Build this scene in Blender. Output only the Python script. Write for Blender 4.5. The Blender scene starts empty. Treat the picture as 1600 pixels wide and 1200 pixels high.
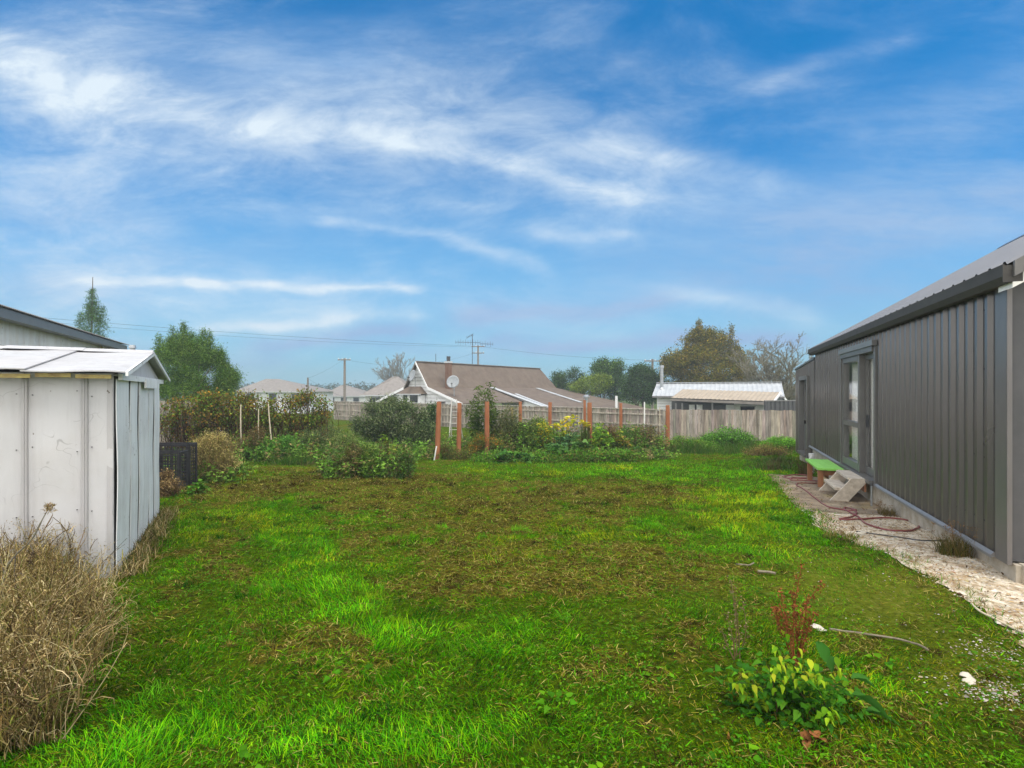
import bpy, math, random
import numpy as np
from mathutils import Vector
random.seed(7)
SKY = .10
EXPO = 0.58
rng = np.random.default_rng(11)
scene = bpy.context.scene
COL = scene.collection
H = 1.65                     # eye height
R = math.radians

# ------------------------------------------------------------------ terrain
def vnoise(x, y, s=1.0, seed=0):
    x = np.asarray(x, float) * s + seed * 17.3; y = np.asarray(y, float) * s + seed * 9.1
    xi = np.floor(x); yi = np.floor(y); fx = x - xi; fy = y - yi
    fx = fx * fx * (3 - 2 * fx); fy = fy * fy * (3 - 2 * fy)
    def h(a, b):
        v = np.sin(a * 127.1 + b * 311.7 + seed * 74.7) * 43758.5453
        return v - np.floor(v)
    return (h(xi, yi) * (1 - fx) + h(xi + 1, yi) * fx) * (1 - fy) + (h(xi, yi + 1) * (1 - fx) + h(xi + 1, yi + 1) * fx) * fy
def fbm(x, y, s=1.0, seed=0, o=4):
    t = 0; a = .5; n = 0
    for i in range(o):
        t = t + a * vnoise(x, y, s * 2 ** i, seed + i * 3); n += a; a *= .5
    return t / n
def sstep(a, b, v):
    t = np.clip((np.asarray(v, float) - a) / (b - a), 0, 1); return t * t * (3 - 2 * t)
FY = [-40, 3, 5, 8, 12, 16, 22, 30, 60, 900]; FZ = [0, 0, -.03, -.17, -.34, -.50, -.70, -.82, -.9, -.9]
def gz(x, y):
    x = np.asarray(x, float); y = np.asarray(y, float)
    z = np.interp(y, FY, FZ)
    line = np.where(x > 6.4, 25.6 - (x - 6.4) * .2, 25.6 + (6.4 - x) * .863)
    z = z - 1.2 * sstep(1.0, 6.0, y - line)
    near = sstep(40, 15, y)
    z = z + near * (.05 * (fbm(x, y, .9, 3, 2) - .5) + .035 * (fbm(x, y, 3.1, 8, 2) - .5) + sstep(-.1, .5, -(( x - 4.333) * .9293 - (y - 4.444) * .3694) - 1.4) * .035 * (fbm(x, y, 7.0, 18, 2) - .5))
    return z
def g(x, y): return float(gz(x, y))
def P(px, py, D): return Vector(((px - 800) / 800 * D, D, H - (py - 610) / 800 * D))
def G(px, py):
    D = 5.0
    for _ in range(40):
        X = (px - 800) / 800 * D
        D = .5 * D + .5 * (H - g(X, D)) * 800 / max(py - 610, 5)
    X = (px - 800) / 800 * D
    return Vector((X, D, g(X, D)))
def GD(px, D):
    X = (px - 800) / 800 * D
    return Vector((X, D, g(X, D)))

# ------------------------------------------------------------------ materials
def srgb(r, gg, b):
    f = lambda c: ((c / 255 + .055) / 1.055) ** 2.4 if c / 255 > .04045 else c / 255 / 12.92
    return (f(r), f(gg), f(b), 1)
def newmat(name):
    m = bpy.data.materials.new(name); m.use_nodes = True
    nt = m.node_tree; b = nt.nodes['Principled BSDF']; return m, nt, b
def N(nt, t, **k):
    n = nt.nodes.new(t)
    for a, v in k.items():
        if a.startswith('i_'): n.inputs[a[2:].replace('_', ' ')].default_value = v
        else: setattr(n, a, v)
    return n
def ramp(nt, src, stops):
    r = N(nt, 'ShaderNodeValToRGB'); nt.links.new(src, r.inputs[0])
    e = r.color_ramp.elements
    while len(e) < len(stops): e.new(.5)
    for i, (p, c) in enumerate(stops):
        e[i].position = p; e[i].color = c if len(c) == 4 else (*c, 1)
    return r.outputs[0]
def noise(nt, scale, detail=6, stretch=(1, 1, 1), rough=.6, coord='Object'):
    tc = N(nt, 'ShaderNodeTexCoord'); mp = N(nt, 'ShaderNodeMapping'); mp.inputs['Scale'].default_value = stretch
    nt.links.new(tc.outputs[coord], mp.inputs[0])
    n = N(nt, 'ShaderNodeTexNoise'); n.inputs['Scale'].default_value = scale; n.inputs['Detail'].default_value = detail; n.inputs['Roughness'].default_value = rough
    nt.links.new(mp.outputs[0], n.inputs['Vector']); return n.outputs['Fac']
def mixc(nt, fac, a, b, mode='MIX'):
    m = N(nt, 'ShaderNodeMix', data_type='RGBA', blend_type=mode)
    for s, v in ((m.inputs[0], fac), (m.inputs[6], a), (m.inputs[7], b)):
        if hasattr(v, 'is_output'): nt.links.new(v, s)
        else: s.default_value = v
    return m.outputs[2]
def bump(nt, b, src, strength=.3, dist=.01):
    n = N(nt, 'ShaderNodeBump'); n.inputs['Strength'].default_value = strength; n.inputs['Distance'].default_value = dist
    nt.links.new(src, n.inputs['Height']); nt.links.new(n.outputs[0], b.inputs['Normal'])
def basic(name, c1, c2=None, scale=8, stretch=(1, 1, 1), rough=.6, bmp=.2, bd=.004, metal=0, lo=.35, hi=.65, dirt=None, dscale=3, dlo=.55, dhi=.75, spec=.5, dstretch=(1, 1, 1)):
    m, nt, b = newmat(name); c2 = c2 or c1
    f = noise(nt, scale, 6, stretch); c = ramp(nt, f, [(lo, c1), (hi, c2)])
    if dirt:
        d = ramp(nt, noise(nt, dscale, 8, dstretch, .7), [(dlo, (0, 0, 0)), (dhi, (1, 1, 1))]); c = mixc(nt, d, c, dirt)
    nt.links.new(c, b.inputs['Base Color']); b.inputs['Roughness'].default_value = rough; b.inputs['Metallic'].default_value = metal
    b.inputs['Specular IOR Level'].default_value = spec
    if bmp: bump(nt, b, f, bmp, bd)
    return m
def colmat(name, rough=.55, transl=.3, spec=.35, nscale=0):
    m, nt, b = newmat(name); a = N(nt, 'ShaderNodeAttribute', attribute_name='col'); c = a.outputs['Color']
    if nscale:
        f = noise(nt, nscale, 5, (1, 1, .12)); c = mixc(nt, 1.0, c, ramp(nt, f, [(.3, (.45, .45, .45)), (.7, (1.25, 1.25, 1.25))]), 'MULTIPLY')
    nt.links.new(c, b.inputs['Base Color']); b.inputs['Roughness'].default_value = rough; b.inputs['Specular IOR Level'].default_value = spec
    if transl:
        t = N(nt, 'ShaderNodeBsdfTranslucent'); nt.links.new(c, t.inputs[0]); mx = N(nt, 'ShaderNodeMixShader'); mx.inputs[0].default_value = transl
        nt.links.new(b.outputs[0], mx.inputs[1]); nt.links.new(t.outputs[0], mx.inputs[2]); nt.links.new(mx.outputs[0], nt.nodes['Material Output'].inputs[0])
    return m
M = {}
M['leaf'] = colmat('leaf', .6, .3, .06); M['grass'] = colmat('grass_blade', .7, .35, 0); M['dry'] = colmat('dry_stalk', .8, .2, 0)
M['bark'] = basic('bark', (.09, .07, .05), (.17, .14, .11), 12, (1, 1, .25), .9, .6, .02)
M['barkpale'] = basic('pale_bark', (.13, .12, .09), (.24, .22, .16), 10, (1, 1, .3), .9, .4, .02)
M['paling'] = colmat('weathered_paling', .85, 0, .2, 14)
M['redpost'] = basic('red_stained_timber', (.27, .085, .03), (.38, .15, .06), 7, (1, 1, .15), .75, .35, .006, dirt=(.14, .07, .04, 1), dscale=4, dlo=.5, dhi=.72, dstretch=(1, 1, .3))
M['paletimber'] = basic('pale_new_timber', (.50, .32, .15), (.62, .43, .22), 14, (1, 1, .1), .7, .25, .004)
M['bamboo'] = basic('dry_cane', (.48, .40, .27), (.6, .52, .38), 20, (1, 1, .2), .6, .1)
M['whitewood'] = basic('white_painted_wood', (.72, .71, .68), (.8, .79, .77), 6, (1, 1, .3), .6, .2, .003, dirt=(.42, .38, .33, 1), dscale=5, dlo=.6, dhi=.8)
M['oldladder'] = basic('dull_white_wood', (.42, .40, .37), (.52, .50, .47), 9, (1, 1, .2), .8, .2)
M['dishgrey'] = basic('dull_dish_grey', (.24, .26, .28), (.30, .32, .34), 6, rough=.6, bmp=0)
M['whitestuc'] = basic('white_house_paint', (.78, .79, .80), (.84, .84, .85), 3, (1, 1, 1), .6, .1, dirt=(.55, .54, .52, 1), dscale=1.5, dlo=.6, dhi=.85)
M['roofbrown'] = basic('brown_roof_sheet', (.105, .078, .058), (.15, .116, .088), 1.6, (1, 1, 1), .75, .1, dirt=(.12, .08, .06, 1), dscale=3, dlo=.5, dhi=.75)
M['roofgrey'] = basic('grey_roof_tile', (.17, .15, .14), (.24, .22, .20), 3, (1, 1, 1), .8, .2)
M['rooftan'] = basic('tan_roof_sheet', (.30, .25, .19), (.36, .30, .23), 2, (1, 1, 1), .6, .1)
M['roofwhite'] = basic('pale_roof_sheet', (.34, .36, .38), (.42, .44, .46), 2, (1, 1, 1), .5, .1)
M['flash'] = basic('pale_flashing', (.42, .44, .46), (.5, .52, .54), 4, (1, 1, 1), .4, 0)
M['brick'] = basic('brown_brick', (.13, .07, .05), (.2, .12, .08), 20, (1, 1, 3), .9, .3)
M['galv'] = basic('galvanised_steel', (.30, .32, .34), (.42, .44, .46), 9, (1, 1, 1), .4, .05, metal=.6)
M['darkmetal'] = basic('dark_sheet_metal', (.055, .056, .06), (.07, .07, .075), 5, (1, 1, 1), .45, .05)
M['blackplastic'] = basic('black_plastic', (.016, .015, .018), (.04, .036, .04), 14, (1, 1, 1), .5, .1)
M['polewood'] = basic('grey_pole_wood', (.16, .14, .12), (.25, .22, .19), 8, (1, 1, .2), .9, .2)
M['wire'] = basic('wire_black', (.03, .03, .035), None, 5, rough=.6, bmp=0)
M['glassdark'] = basic('dark_window_glass', (.03, .035, .04), (.05, .05, .055), 2, rough=.08, bmp=0)
M['pvc'] = basic('white_pvc', (.72, .72, .72), (.78, .78, .78), 7, rough=.4, bmp=0, dirt=(.45, .42, .36, 1), dscale=9)
M['greenpaint'] = basic('bright_green_paint', (.24, .60, .09), (.30, .68, .13), 9, rough=.5, bmp=.1, dirt=(.30, .42, .2, 1), dscale=12, dlo=.58, dhi=.8)
M['benchleg'] = basic('orange_brown_timber', (.24, .09, .035), (.36, .16, .07), 12, (1, 1, .2), .7, .3, .004)
M['stepwood'] = basic('silvered_step_timber', (.42, .36, .29), (.60, .53, .44), 16, (1, .2, 1), .8, .3, .004, dirt=(.25, .19, .14, 1), dscale=6)
M['hose'] = basic('maroon_hose', (.16, .03, .03), (.25, .07, .065), 30, rough=.45, bmp=0)
M['stick'] = basic('grey_stick', (.12, .10, .065), (.22, .19, .13), 30, rough=.9, bmp=.3)
M['curtain'] = basic('white_curtain', (.74, .74, .70), (.82, .82, .79), 5, (1, 1, .2), .9, .1, dirt=(.34, .34, .30, 1), dscale=11, dlo=.62, dhi=.68)
M['frame'] = basic('grey_aluminium', (.11, .105, .10), (.13, .125, .12), 5, rough=.38, bmp=0)
M['framelight'] = basic('grey_flashing', (.16, .155, .155), (.19, .185, .185), 5, rough=.35, bmp=0)

M['gutter'] = basic('dark_gutter_steel', (.055, .052, .049), (.068, .064, .060), 5, rough=.65, bmp=0, spec=.2)
M['flashgloss'] = basic('glossy_corner_flashing', (.13, .122, .12), (.165, .157, .155), 3, (1, 1, .3), rough=.3, bmp=0, metal=.2, dirt=(.09, .085, .08, 1), dscale=6, dlo=.62, dhi=.8)
def house_mat():
    m, nt, b = newmat('dark_ribbed_cladding')
    f = noise(nt, 1.1, 3, (1, 1, .5)); c = ramp(nt, f, [(.3, (.070, .062, .060)), (.7, (.086, .077, .074))])
    d = ramp(nt, noise(nt, 7, 6, (1, 1, .35), .7), [(.765, (0, 0, 0)), (.79, (1, 1, 1))])
    d2 = mixc(nt, 1.0, d, (.5, .5, .5, 1), 'MULTIPLY')
    c = mixc(nt, d2, c, (.21, .20, .19, 1)); nt.links.new(c, b.inputs['Base Color'])
    r = ramp(nt, noise(nt, 1.2, 3), [(.3, (.27,) * 3), (.7, (.36,) * 3)]); nt.links.new(r, b.inputs['Roughness'])
    b.inputs['Specular IOR Level'].default_value = .8; b.inputs['Metallic'].default_value = .25; b.inputs['Coat Weight'].default_value = .35; b.inputs['Coat Roughness'].default_value = .2; b.inputs['Coat IOR'].default_value = 1.6
    return m
M['clad'] = house_mat()
M['roofdark'] = basic('dark_roof_sheet', (.15, .155, .17), (.19, .195, .215), 4, metal=.5, rough=.28, bmp=0, dirt=(.16, .16, .16, 1), dscale=18, dlo=.66, dhi=.72)
M['concrete'] = basic('plinth_concrete', (.32, .28, .22), (.48, .43, .36), 7, rough=.9, bmp=.35, bd=.006, dirt=(.26, .20, .12, 1), dscale=3, dlo=.5, dhi=.75)
def shed_mat(name, c1, c2, wear):
    m, nt, b = newmat(name)
    c = ramp(nt, noise(nt, 2.2, 6, (1, 1, .5)), [(.3, c1), (.7, c2)])
    streak = ramp(nt, noise(nt, 9, 6, (1, 1, .06), .65), [(.46, (0, 0, 0)), (.78, (.8, .8, .8))]); c = mixc(nt, streak, c, wear)
    spots = ramp(nt, noise(nt, 16, 3, (1, 1, .6), .5), [(.73, (0, 0, 0)), (.76, (1, 1, 1))]); c = mixc(nt, spots, c, (.13, .105, .085, 1))
    grime = ramp(nt, noise(nt, .9, 8, (1, 1, 1), .72), [(.45, (0, 0, 0)), (.75, (.7, .7, .7))]); c = mixc(nt, grime, c, (.47, .44, .42, 1))
    tc = N(nt, 'ShaderNodeTexCoord'); vo = N(nt, 'ShaderNodeTexVoronoi', feature='DISTANCE_TO_EDGE'); vo.inputs['Scale'].default_value = 2.1
    ds = N(nt, 'ShaderNodeVectorMath', operation='ADD'); nz_ = N(nt, 'ShaderNodeTexNoise'); nz_.inputs['Scale'].default_value = 3; nt.links.new(tc.outputs['Object'], nz_.inputs['Vector']); nt.links.new(tc.outputs['Object'], ds.inputs[0]); nt.links.new(nz_.outputs['Color'], ds.inputs[1]); nt.links.new(ds.outputs[0], vo.inputs['Vector'])
    ln = ramp(nt, vo.outputs['Distance'], [(.004, (1, 1, 1)), (.012, (0, 0, 0))]); mk = ramp(nt, noise(nt, 1.7, 4), [(.52, (0, 0, 0)), (.6, (.55, .55, .55))]); c = mixc(nt, mixc(nt, 1.0, ln, mk, 'MULTIPLY'), c, (.25, .24, .24, 1))
    nt.links.new(c, b.inputs['Base Color']); b.inputs['Roughness'].default_value = .55
    bump(nt, b, noise(nt, 3, 5), .35, .015); return m
M['shed'] = shed_mat('scuffed_white_sheet', (.50, .495, .51), (.58, .575, .59), (.41, .40, .41, 1))
M['shedrib'] = shed_mat('grey_seam_sheet', (.40, .39, .40), (.46, .45, .46), (.30, .29, .29, 1))
M['board'] = shed_mat('peeling_white_board', (.78, .80, .81), (.86, .87, .88), (.60, .61, .60, 1))
M['shedroof'] = shed_mat('worn_pale_roof_sheet', (.40, .40, .41), (.48, .48, .49), (.31, .30, .30, 1))
M['barn'] = shed_mat('flaking_white_barn_paint', (.78, .77, .74), (.84, .83, .80), (.60, .52, .40, 1))
M['rust'] = basic('mossy_rusted_edge', (.36, .30, .10), (.20, .14, .06), 18, rough=.9, bmp=.4)

# ------------------------------------------------------------------ object helpers
def tag(o, label=None, cat=None, group=None, kind=None):
    if label: o['label'] = label
    if cat: o['category'] = cat
    if group: o['group'] = group
    if kind: o['kind'] = kind
    return o
def empty(name, loc, label, cat, group=None):
    o = bpy.data.objects.new(name, None); COL.objects.link(o); o.location = Vector(loc); o.empty_display_size = .1
    return tag(o, label, cat, group)
def link(name, me, parent=None, loc=None):
    o = bpy.data.objects.new(name, me); COL.objects.link(o)
    if parent: o.parent = parent
    if loc is not None: o.location = Vector(loc)
    return o
def wloc(p):
    v = Vector((0, 0, 0))
    while p is not None: v += p.location; p = p.parent
    return v
class MB:
    def __init__(s): s.v = []; s.f = []; s.c = []; s.mi = {}; s.cur = 0
    def add(s, vs, fs, col=None):
        b = len(s.v); s.v += [tuple(q) for q in vs]
        if s.cur: s.mi.update({len(s.f) + i: s.cur for i in range(len(fs))})
        s.f += [tuple(b + i for i in f) for f in fs]
        s.c += [col or (1, 1, 1)] * len(vs); return s
    def box(s, c, size, ax=None, col=None):
        ax = ax or (Vector((1, 0, 0)), Vector((0, 1, 0)), Vector((0, 0, 1))); c = Vector(c)
        vs = [c + ax[0] * (i * size[0] / 2) + ax[1] * (j * size[1] / 2) + ax[2] * (k * size[2] / 2) for i in (-1, 1) for j in (-1, 1) for k in (-1, 1)]
        return s.add(vs, [(0, 1, 3, 2), (4, 6, 7, 5), (0, 4, 5, 1), (2, 3, 7, 6), (0, 2, 6, 4), (1, 5, 7, 3)], col)
    def hull8(s, a, b, col=None):      # prism between two 4-point loops
        return s.add(list(a) + list(b), [(3, 2, 1, 0), (4, 5, 6, 7)] + [(i, (i + 1) % 4, 4 + (i + 1) % 4, 4 + i) for i in range(4)], col)
    def prism(s, poly, d, col=None):   # polygon extruded by vector d
        n = len(poly); d = Vector(d); a = [Vector(p) for p in poly]
        return s.add(a + [p + d for p in a], [tuple(range(n))[::-1], tuple(range(n, 2 * n))] + [(i, (i + 1) % n, n + (i + 1) % n, n + i) for i in range(n)], col)
    def slab(s, poly, th, col=None):   # sheet with thickness downwards
        return s.prism(poly, (0, 0, -th), col)
    def tube(s, pts, r, n=6, col=None, cap=True):
        pts = [Vector(p) for p in pts]; k = len(pts); r = [r] * k if not hasattr(r, '__len__') else r
        vs = []; up = Vector((0, 0, 1))
        for i in range(k):
            d = (pts[min(i + 1, k - 1)] - pts[max(i - 1, 0)]).normalized()
            a = d.cross(up if abs(d.z) < .95 else Vector((1, 0, 0))).normalized(); b = d.cross(a)
            vs += [pts[i] + (a * math.cos(2 * math.pi * j / n) + b * math.sin(2 * math.pi * j / n)) * r[i] for j in range(n)]
        fs = [(i * n + j, i * n + (j + 1) % n, (i + 1) * n + (j + 1) % n, (i + 1) * n + j) for i in range(k - 1) for j in range(n)]
        if cap: fs += [tuple(range(n)), tuple(range((k - 1) * n, k * n))[::-1]]
        return s.add(vs, fs, col)
    def build(s, name, mat, parent=None, loc=None, smooth=False, bev=0):
        off = wloc(parent) if parent else (Vector(loc) if loc is not None else Vector((0, 0, 0)))
        me = bpy.data.meshes.new(name); me.from_pydata([tuple(Vector(p) - off) for p in s.v], [], s.f)
        a = me.color_attributes.new('col', 'FLOAT_COLOR', 'POINT')
        a.data.foreach_set('color', np.array([(*c, 1) for c in s.c], dtype=np.float32).ravel())
        import bmesh
        bm = bmesh.new(); bm.from_mesh(me); bmesh.ops.recalc_face_normals(bm, faces=bm.faces); bm.to_mesh(me); bm.free()
        if smooth: me.polygons.foreach_set('use_smooth', [True] * len(me.polygons))
        for q in (mat if isinstance(mat, tuple) else (mat,)): me.materials.append(q)
        for i, q in s.mi.items(): me.polygons[i].material_index = q
        o = link(name, me, parent, None if parent else loc)
        if bev:
            md = o.modifiers.new('bevel', 'BEVEL'); md.width = bev; md.segments = 2; md.limit_method = 'ANGLE'
        return o
def npmesh(name, V, F, col, mat, parent=None, loc=None, smooth=False):
    """V (n,3), F list of arrays (m,3)/(m,4), col (n,3)"""
    off = np.array(wloc(parent) if parent else (loc if loc is not None else (0, 0, 0)), float)
    me = bpy.data.meshes.new(name); V = np.asarray(V, np.float64) - off
    me.vertices.add(len(V)); me.vertices.foreach_set('co', V.astype(np.float32).ravel())
    F = [np.asarray(f, np.int32) for f in F if len(f)]
    nl = sum(f.size for f in F); npoly = sum(len(f) for f in F)
    me.loops.add(nl); me.loops.foreach_set('vertex_index', np.concatenate([f.ravel() for f in F]))
    st = []; o = 0
    for f in F:
        k = f.shape[1]; st.append(o + np.arange(len(f)) * k); o += f.size
    me.polygons.add(npoly); me.polygons.foreach_set('loop_start', np.concatenate(st).astype(np.int32))
    me.update(calc_edges=True)
    a = me.color_attributes.new('col', 'FLOAT_COLOR', 'POINT')
    c4 = np.ones((len(V), 4), np.float32); c4[:, :3] = np.clip(col, 0, 1); a.data.foreach_set('color', c4.ravel())
    if smooth: me.polygons.foreach_set('use_smooth', np.ones(npoly, bool))
    me.materials.append(mat); return link(name, me, parent, None if parent else loc)
def unit(a): return a / np.maximum(np.linalg.norm(a, axis=-1, keepdims=True), 1e-9)
def blades(pos, length, width, lean, col, curve=.5, head=None, segs=2):
    n = len(pos); head = rng.uniform(0, 2 * np.pi, n) if head is None else head
    length = np.broadcast_to(length, n); width = np.broadcast_to(width, n); lean = np.broadcast_to(lean, n)
    hd = np.stack([np.cos(head), np.sin(head), np.zeros(n)], 1); sd = np.stack([-np.sin(head), np.cos(head), np.zeros(n)], 1)
    tw = rng.uniform(-1.2, 1.2, n)[:, None]; sd = unit(sd * np.cos(tw) + hd * np.sin(tw))
    V = []; p = pos.copy(); ang = lean.copy()
    fr = [1, .8, 0] if segs == 2 else [1, .9, .65, 0]
    for i, w in enumerate(fr):
        if w > 0: V += [p - sd * (width * w / 2)[:, None], p + sd * (width * w / 2)[:, None]]
        else: V.append(p)
        p = p + (hd * np.sin(ang)[:, None] + np.array([0, 0, 1.]) * np.cos(ang)[:, None]) * (length / segs)[:, None]
        ang = ang + curve * rng.uniform(.4, 1.4, n)
    k = len(V); V = np.stack(V, 1).reshape(-1, 3); b = (np.arange(n) * k)[:, None]
    Q = [b + np.array([2 * i, 2 * i + 1, 2 * i + 3, 2 * i + 2]) for i in range(segs - 1)]
    T = b + np.array([2 * segs - 2, 2 * segs - 1, 2 * segs])
    C = np.repeat(col, k, 0)
    return V, [np.concatenate(Q), T], C
def leafcards(pos, size, col, dirs=None, aspect=.5, fold=.12, up=.5):
    n = len(pos); size = np.broadcast_to(size, n)[:, None]
    d = unit(rng.normal(size=(n, 3))) if dirs is None else unit(dirs)
    nn = unit(rng.normal(size=(n, 3)) + np.array([0, 0, up * 2])); s = unit(np.cross(d, nn)); nn = np.cross(s, d)
    m = pos + d * size * .42
    V = np.stack([pos, m + s * size * aspect * .5 + nn * size * fold, pos + d * size, m - s * size * aspect * .5 + nn * size * fold], 1).reshape(-1, 3)
    b = (np.arange(n) * 4)[:, None]
    return V, [np.concatenate([b + np.array([0, 1, 2]), b + np.array([0, 2, 3])])], np.repeat(col, 4, 0)
def bigleaves(pos, size, col, dirs, aspect=.8, shape=((0, .05), (.1, .62), (.28, 1.0), (.5, .82), (.75, .42), (1, .0)), fold=.18, droop=.35, wav=.06):
    n = len(pos); size = np.broadcast_to(size, n)[:, None]; d = unit(dirs)
    s = unit(np.cross(d, np.array([0, 0, 1.]) + rng.normal(size=(n, 3)) * .25)); nn = np.cross(s, d); V = []
    for (a, w) in shape:
        c = pos + d * size * a - np.array([0, 0, 1.]) * size * droop * a * a
        for q in (-1, 0, 1):
            V.append(c + s * size * aspect * .5 * w * q + nn * size * (abs(q) * w * fold + rng.normal(size=(n, 1)) * wav * abs(q)))
    k = len(V); V = np.stack(V, 1).reshape(-1, 3); b = (np.arange(n) * k)[:, None]
    Q = [b + np.array([3 * i + j, 3 * i + j + 1, 3 * i + j + 4, 3 * i + j + 3]) for i in range(len(shape) - 1) for j in (0, 1)]
    return V, [np.concatenate(Q)], np.repeat(col, k, 0)
def stems(paths, rad, col, ns=3):
    paths = np.asarray(paths, float); n, k, _ = paths.shape; rad = np.broadcast_to(rad, (n, k))
    d = unit(np.gradient(paths, axis=1)); ref = np.where(np.abs(d[..., 2:3]) < .9, np.array([0, 0, 1.]), np.array([1., 0, 0]))
    a = unit(np.cross(d, ref)); b = np.cross(d, a); V = []
    for j in range(ns):
        t = 2 * math.pi * j / ns; V.append(paths + (a * math.cos(t) + b * math.sin(t)) * rad[..., None])
    V = np.stack(V, 2).reshape(-1, 3); base = (np.arange(n) * k * ns)[:, None]; Q = []
    for i in range(k - 1):
        for j in range(ns): Q.append(base + np.array([i * ns + j, i * ns + (j + 1) % ns, (i + 1) * ns + (j + 1) % ns, (i + 1) * ns + j]))
    return V, [np.concatenate(Q)], np.repeat(np.broadcast_to(col, (n, 3)), k * ns, 0)
def curved(base, tip, k=5, bend=.15):
    n = len(base); t = np.linspace(0, 1, k)[None, :, None]; L = np.linalg.norm(tip - base, axis=1)[:, None, None]
    off = rng.normal(size=(n, 1, 3)) * L * bend; return base[:, None] * (1 - t) + tip[:, None] * t + off * (t * (1 - t) * 4)
def merge(parts):
    V = []; F = {3: [], 4: []}; C = []; o = 0
    for v, fs, c in parts:
        for f in fs: F[f.shape[1]].append(f + o)
        V.append(v); C.append(c); o += len(v)
    return np.concatenate(V), [np.concatenate(x) for x in F.values() if x], np.concatenate(C)
def put(name, parts, mat, parent=None, loc=None, smooth=False):
    V, F, C = merge(parts if isinstance(parts, list) else [parts]); return npmesh(name, V, F, C, mat, parent, loc, smooth)
def pick(cols, n, var=.18, weights=None):
    cols = np.array(cols, float); i = rng.choice(len(cols), n, p=weights)
    return cols[i] * (1 + rng.uniform(-var, var, (n, 1))) * (1 + rng.uniform(-.06, .06, (n, 3)))

# ------------------------------------------------------------------ house frame coordinates
HC = Vector((4.333, 4.444, 0)); HU = Vector((.3694, .9293, 0)); HN = Vector((-.9293, .3694, 0)); HZ = Vector((0, 0, 1))
def HW(t, n, z): return HC + HU * t + HN * n + HZ * z
def tn(x, y):
    dx = np.asarray(x) - HC.x; dy = np.asarray(y) - HC.y
    return dx * HU.x + dy * HU.y, dx * HN.x + dy * HN.y
edge_px = [(1203, 742), (1222, 768), (1248, 795), (1290, 826), (1335, 851), (1392, 868), (1440, 899), (1490, 930), (1545, 962), (1600, 1003), (1760, 1115), (2000, 1290)]
_e = sorted([tuple(float(q) for q in tn(G(a, b).x, G(a, b).y)) for a, b in edge_px])
ET = np.array([q[0] for q in _e]); EN = np.array([q[1] for q in _e])
T_FAR = ET[-1]
def edge_n(t): return np.interp(t, ET, EN, left=EN[0], right=-1)
# shed frame
SC = Vector((-3.54, 4.55, 0)); SD = Vector((-.479, .878, 0)).normalized(); SL = Vector((-SD.y, SD.x, 0)) ; SL = Vector((-.878, -.479, 0)).normalized()
def SW(l, d, z): return SC + SL * l + SD * d + HZ * z

# lawn colour field in ground coordinates --------------------------------------------------
def proj(x, y):
    y = np.maximum(y, .3); return 800 + 800 * x / y, 610 + 800 * (H - np.interp(y, FY, FZ)) / y
BL = [  # px, py, rx, ry, brown weight
    (760, 800, 300, 42, .85), (860, 885, 200, 52, 1.05), (540, 750, 190, 22, 1.0), (940, 765, 110, 20, .55), (700, 905, 120, 60, .55),
    (330, 920, 120, 60, .45), (470, 1010, 110, 50, .5), (640, 1120, 90, 40, .3), (400, 770, 110, 28, .45), (1010, 900, 90, 60, .45), (1120, 900, 70, 40, .3), (1060, 780, 80, 25, .3),
    (600, 1000, 80, 25, .3), (1290, 1190, 90, 40, .5), (1010, 1120, 60, 30, .25)]
GR = [(450, 830, 50, 40, 1.3), (480, 880, 45, 36, 1.2), (515, 925, 50, 36, 1.2), (570, 965, 65, 30, 1.0), (680, 1000, 80, 28, .9), (800, 1005, 120, 35, .9), (1190, 800, 95, 55, 1.1), (1050, 735, 190, 14, .9), (800, 740, 120, 10, .6),
      (400, 1150, 330, 60, .9), (880, 1120, 200, 60, .8), (1130, 860, 120, 30, .5), (300, 860, 40, 50, .4), (210, 1190, 90, 40, 1), (980, 830, 90, 22, .35)]
MO = [(1400, 930, 130, 55, .95), (1540, 1050, 120, 60, .8), (1160, 940, 120, 40, .35), (1260, 880, 80, 40, .5)]
def field(x, y, lst):
    px, py = proj(x, y); s = 0
    for a, b, rx, ry, w in lst: s = s + w * np.exp(-((px - a) / rx) ** 2 - ((py - b) / ry) ** 2)
    return s
def brownness(x, y):
    n = fbm(x, y, 1.3, 21, 4); n2 = fbm(x, y, 5, 33, 3)
    n3 = fbm(x, y, 14, 35, 2)
    return np.clip(.80 * field(x, y, BL) - 1.0 * field(x, y, GR) + (n - .5) * 1.5 + (n2 - .5) * 1.6 + (n3 - .5) * 1.3 - .04, 0, 1)
def lush(x, y): return np.clip(field(x, y, GR) + (fbm(x, y, 2.2, 51, 3) - .5) * .9, 0, 1)
def moss(x, y): return np.clip(field(x, y, MO) + (fbm(x, y, 3, 61, 3) - .5) * .4, 0, 1)

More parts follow.
